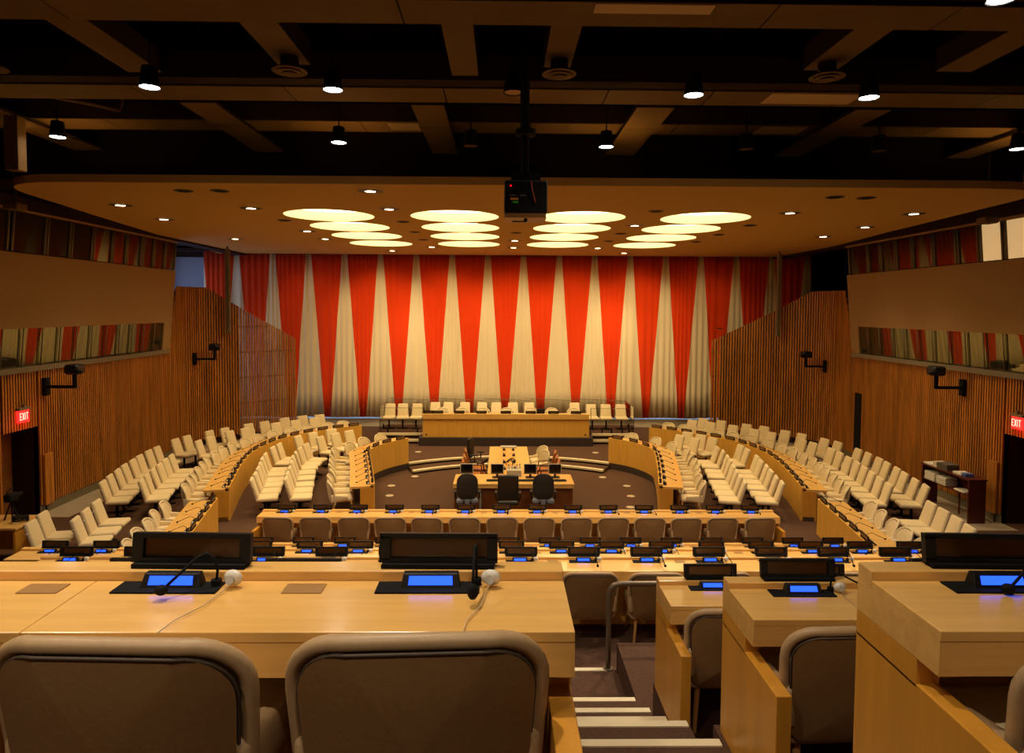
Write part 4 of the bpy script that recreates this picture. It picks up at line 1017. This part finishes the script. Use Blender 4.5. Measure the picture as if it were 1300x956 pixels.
for k, x in enumerate([-.12, .68, 1.42]): KB.put((x, 17.2, PZ+.755), random.uniform(-.05, .05), 'black keyboard on the clerk desk, %s from left' % ORD[k], 'keyboard', 'keyboards on the clerk desk')
bs = thing('bottle_tray', 'clear tray holding bottles where the two centre tables meet', 'tray', (.34, 17.75, PZ+.755))
MB().bx(-.19, .19, -.12, .12, 0, .16).build('bin', M['silver'], bs, bevel=.01)
bo = thing('water_bottle'); mb = MB(); mb.cyl((0, 0, 0), (0, 0, .15), .032); mb.cyl((0, 0, .15), (0, 0, .2), .032, .013); mb.build('bottle_body', M['ear'], bo); MB().cyl((0, 0, .2), (0, 0, .225), .015).build('cap', M['matte'], bo)
BO = Proto(bo)
for k, (x, y) in enumerate([(.2, 18.02), (.3, 18.08), (.42, 18.03), (.5, 18.09)]): BO.put((x, y, PZ+.76), 0, 'small water bottle beside the clear tray, %s from left' % ORD[k], 'bottle', 'bottles by the tray')
# desk microphones and consoles along the middle of the long table
for k, y in enumerate([18.5, 19.3, 20.2, 21.0]):
    for sx, nm in ((-1, 'left'), (1, 'right')):
        CD.put((.23+sx*.14, y, PZ+.76), -sx*PI/2, 'black console on the long centre table, %s pair from the clerks, %s one' % (ORD[k], nm), 'console', 'consoles on the centre table')
        EA.put((.23+sx*.16, y+.28, PZ+.76), -sx*PI/2, 'white earpiece on the long centre table, %s pair from the clerks, %s one' % (ORD[k], nm), 'earpiece', 'earpieces on the centre table')
for k, (x, y, z, a, l) in enumerate([(.28, 18.95, PZ+.76, .3, 'pile of black headsets on the long centre table')]):
    r = thing('headset_pile', l, 'headset', (x, y, z), a)
    for q in range(4): MB().tube([(.1*math.cos(t)+.03*q-.05, .05*math.sin(q*2)+.02*q, .02+.1*abs(math.sin(t))+.02*q) for t in [PI*i/8 for i in range(9)]], .012, 6).build('headband', M['matte'], r)
tag(MB().box((0, 0, .02), (.5, .25, .03)).build('closed_laptop', M['silver']), 'closed grey laptop at the far end of the long centre table', 'laptop').location = (.23, 21.38, PZ+.757)

# office chairs
def office(kind):
    r = thing('office_chair')
    fab = M['leather'] if kind == 'square' else M['office']
    if kind == 'square': MB().rbox((0, -.23, .86), (.5, .09, .62), .045).build('backrest', fab, r)
    else:
        mb = MB(); ol = rrect(.46, .58, .2, .14, .58)
        shell(mb, ol, lambda x, z: -.27+.5*x*x, -.03, True); shell(mb, ol, lambda x, z: -.22+.5*x*x, .03, False)
        mb.tube([(x, -.245+.5*x*x, z) for x, z in ol], .027, 6, closed=True); mb.build('backrest', fab, r)
        for sx in (-1, 1): MB().rbox((sx*.18, -.2, .5), (.17, .1, .13), .045).build('seat_shell', M['greyblue'], r)
        MB().rbox((0, -.22, .5), (.12, .08, .16), .03).build('back_bracket', M['greyblue'], r)
    MB().rbox((0, .03, .47), (.5, .48, .09), .04).build('seat', fab, r)
    for sx in (-1, 1):
        mb = MB(); mb.rbox((sx*.29, 0, .69), (.07, .26, .035), .016); mb.tube([(sx*.29, 0, .68), (sx*.3, 0, .55), (sx*.22, 0, .44)], .018, 6); mb.build('armrest', M['black'], r)
    MB().cyl((0, 0, .1), (0, 0, .44), .028).build('gas_post', M['black'], r)
    mb = MB()
    for k in range(5): a = 2*PI*k/5+.3; mb.tube([(0, 0, .11), (.28*math.cos(a), .28*math.sin(a), .07)], [.03, .018], 6)
    mb.build('star_base', M['black'], r)
    for k in range(5): a = 2*PI*k/5+.3; MB().cyl((.28*math.cos(a)-.012, .28*math.sin(a), .03), (.28*math.cos(a)+.012, .28*math.sin(a), .03), .03, n=10).build('caster', M['black'], r)
    return Proto(r)
OR_, OS_ = office('round'), office('square')
OR_.put((-.82, 16.45, PZ), .05, 'dark office chair with rounded back at the left of the clerk desk', 'chair', 'office chairs at the clerk desk')
OS_.put((.17, 16.35, PZ), 0, 'black leather office chair with square back at the clerk desk', 'chair', 'office chairs at the clerk desk')
OR_.put((1.03, 16.45, PZ), -.05, 'dark office chair with rounded back at the right of the clerk desk', 'chair', 'office chairs at the clerk desk')
OS_.put((-.72, 20.75, PZ), -PI/2-.3, 'black swivel chair at the far left side of the long centre table', 'chair', 'chairs beside the long centre table')
def tanchair():
    r = thing('leather_chair')
    T = Matrix.Translation((0, -.2, .48)) @ Matrix.Rotation(math.radians(14), 4, 'X')
    MB().rbox((0, 0, .26), (.48, .07, .56), .03, T=T).build('backrest', M['tan'], r)
    MB().rbox((0, .04, .44), (.5, .48, .08), .035).build('seat', M['tan'], r)
    for sx in (-1, 1): MB().tube([(sx*.26, -.22, .66), (sx*.28, .0, .66), (sx*.28, .18, .64), (sx*.26, .2, .42)], .018, 6).build('armrest', M['cherry'], r)
    for sx in (-1, 1):
        for sy in (-1, 1): MB().cyl((sx*.2, .03+sy*.2, .42), (sx*.23, .03+sy*.23, 0), .02, .013, 8).build('leg', M['cherry'], r)
    return Proto(r)
TC = tanchair()
for k, y in enumerate([18.5, 19.1, 19.9]):
    TC.put((-.72, y, PZ), -PI/2+.1, 'tan leather chair on the left side of the long centre table, %s from the clerks' % ORD[k], 'chair', 'tan chairs left of the centre table')
for k, y in enumerate([18.45, 19.06, 19.68]):
    TC.put((1.25, y, PZ), PI/2-.15, 'tan leather chair on the right side of the long centre table, %s from the clerks' % ORD[k], 'chair', 'tan chairs right of the centre table')
for k, y in enumerate([20.3, 21.0]):
    CR.put((1.1, y, PZ), PI/2+.6, 'cream rounded chair on the right side of the long centre table, %s' % ['nearer one', 'farther one'][k], 'chair', 'cream chairs right of the centre table')

# ------------------------------------------------------------------ document shelf at the right wall
ds = thing('document_shelf', 'dark cherry open shelf table with papers by the right wall', 'shelf', (11.05, 16.4, 0))
MB().bx(-.22, .22, -.93, .9, 1.0, 1.04).build('top', M['cherry'], ds, bevel=.004)
MB().bx(-.2, .2, -.9, .87, .64, .67).build('shelf', M['cherry'], ds)
for y in (-.91, .84): MB().bx(-.2, .2, y, y+.04, 0, 1.0).build('side_panel', M['cherry'], ds)
MB().bx(.17, .2, -.88, .85, .67, 1.0).build('back_panel', M['cherry'], ds)
for y in (-.15,): MB().cyl((0.1, y, 0), (.1, y, .64), .02).build('leg', M['cherry'], ds)
def stack(x, y, z, w, d, h, m, nm, lab, cat, grp=None, rz=0, n=5):
    mb = MB(); 
    for i in range(n): mb.box((random.uniform(-.008, .008), random.uniform(-.008, .008), h*(i+.5)/n), (w, d, h/n*.96))
    o = mb.build(nm, m); o.location = (x, y, z); o.rotation_euler = (0, 0, rz); tag(o, lab, cat, grp)
stack(11.0, 17.08, 1.04, .26, .34, .03, M['paper'], 'paper_sheets', 'flat white sheets at the far end of the document shelf top', 'papers', n=2)
stack(11.0, 16.78, 1.04, .25, .2, .13, M['paper'], 'paper_stack', 'white paper stack on the document shelf top beside the dark box', 'papers')
stack(11.0, 16.5, 1.04, .3, .4, .15, M['paperdark'], 'document_box', 'dark grey box of papers on the document shelf top', 'box', n=3)
stack(11.0, 15.95, 1.04, .28, .3, .06, M['paper'], 'paper_stack', 'low paper stack near the front end of the document shelf top', 'papers')
stack(10.99, 15.78, 1.04, .2, .18, .075, M['blue'], 'blue_booklet', 'blue booklets on the near part of the document shelf top', 'booklet', n=3)
stack(10.99, 16.95, .67, .3, .4, .2, M['paper'], 'paper_stack', 'tall white paper stack at the far end of the lower shelf', 'papers')
stack(10.99, 16.5, .67, .3, .36, .19, M['paper'], 'paper_stack', 'second white paper stack on the lower shelf', 'papers')
stack(10.99, 15.85, .67, .26, .36, .03, M['paper'], 'paper_sheets', 'thin white sheets at the near end of the lower shelf', 'papers', n=2)

# ------------------------------------------------------------------ cluttered desk at the left edge
ld = thing('side_desk', 'small wooden desk with black equipment at the left edge', 'desk', (-9.8, 13.1, 0))
MB().bx(-.9, .75, -.4, .45, .74, .78).build('desktop', M['maple'], ld, bevel=.005)
MB().bx(.68, .72, -.38, .42, 0, .74).build('side_panel', M['maple_side'], ld); MB().bx(-.86, -.82, -.38, .42, 0, .74).build('side_panel', M['maple_side'], ld)
MB().bx(-.82, .68, .38, .41, .1, .74).build('front_panel', M['maple_front'], ld)
eq = thing('video_camera', 'black video camera standing upright on the side desk at left', 'camera', (-9.55, 13.3, .78))
mb = MB(); mb.rbox((0, 0, .42), (.14, .26, .16), .03); mb.build('body', M['matte'], eq)
MB().cyl((0, .12, .42), (.02, .26, .43), .045).build('lens', M['matte'], eq)
for a in (0, 2.1, 4.2): MB().cyl((0, 0, .35), (.13*math.cos(a), .13*math.sin(a), 0), .015).build('leg', M['matte'], eq)
MB().tube([(.0, -.1, .48), (.02, -.13, .56), (0, .05, .6)], .014).build('handle', M['matte'], eq)
e2 = thing('equipment_case', 'open black equipment case on the side desk at left', 'case', (-10.10, 13.0, .78))
MB().bx(-.3, .3, -.2, .2, 0, .1).build('case_base', M['matte'], e2, bevel=.02)
MB().bx(-.3, .3, .17, .2, .1, .38).build('case_lid', M['matte'], e2, bevel=.02)
e3 = thing('cable_coil', 'black coiled cable on the right corner of the side desk', 'cable', (-9.25, 13.1, .78))
MB().tube([((.13+.01*math.sin(t*3))*math.cos(t), (.13+.01*math.cos(t*2))*math.sin(t), .02+.012*t/3) for t in [i*.4 for i in range(60)]], .012, 5).build('cable_loop', M['matte'], e3)
tag(MB().rbox((0, 0, .15), (.3, .3, .3), .04).build('white_bag', M['paper']), 'white and grey bag on the far left of the side desk', 'bag').location = (-10.4, 13.3, .78)

# ------------------------------------------------------------------ lights
for x, y, l in spots:
    if l: light('downlight_beam', 'SPOT', (x, y, CZ-.05), 420 if abs(x) < 7 else 300, WARM, (x, y, 0), spot_size=1.7, spot_blend=.9, shadow_soft_size=.08)
for k, x in enumerate([-8, -5.2, -2.6, 0, 2.6, 5.2, 8]):
    light('curtain_wash', 'SPOT', (x+.3, 24.9, CZ-.06), 520 if abs(x) < 6 else 170, WARM, (x+.3, 28.2, 3.4), spot_size=1.5, spot_blend=.9, shadow_soft_size=.15)
w = bpy.data.worlds.new('world'); sc.world = w; w.use_nodes = True
w.node_tree.nodes['Background'].inputs[0].default_value = (.02, .015, .01, 1); w.node_tree.nodes['Background'].inputs[1].default_value = .3

sc.view_settings.view_transform = 'Standard'; sc.view_settings.look = 'None'; sc.view_settings.gamma = 1; sc.view_settings.exposure = 0
sc.view_settings.use_curve_mapping = False
sc.cycles.max_bounces = 6; sc.cycles.diffuse_bounces = 4; sc.cycles.glossy_bounces = 3; sc.cycles.transparent_max_bounces = 10
sc.cycles.sample_clamp_indirect = 4
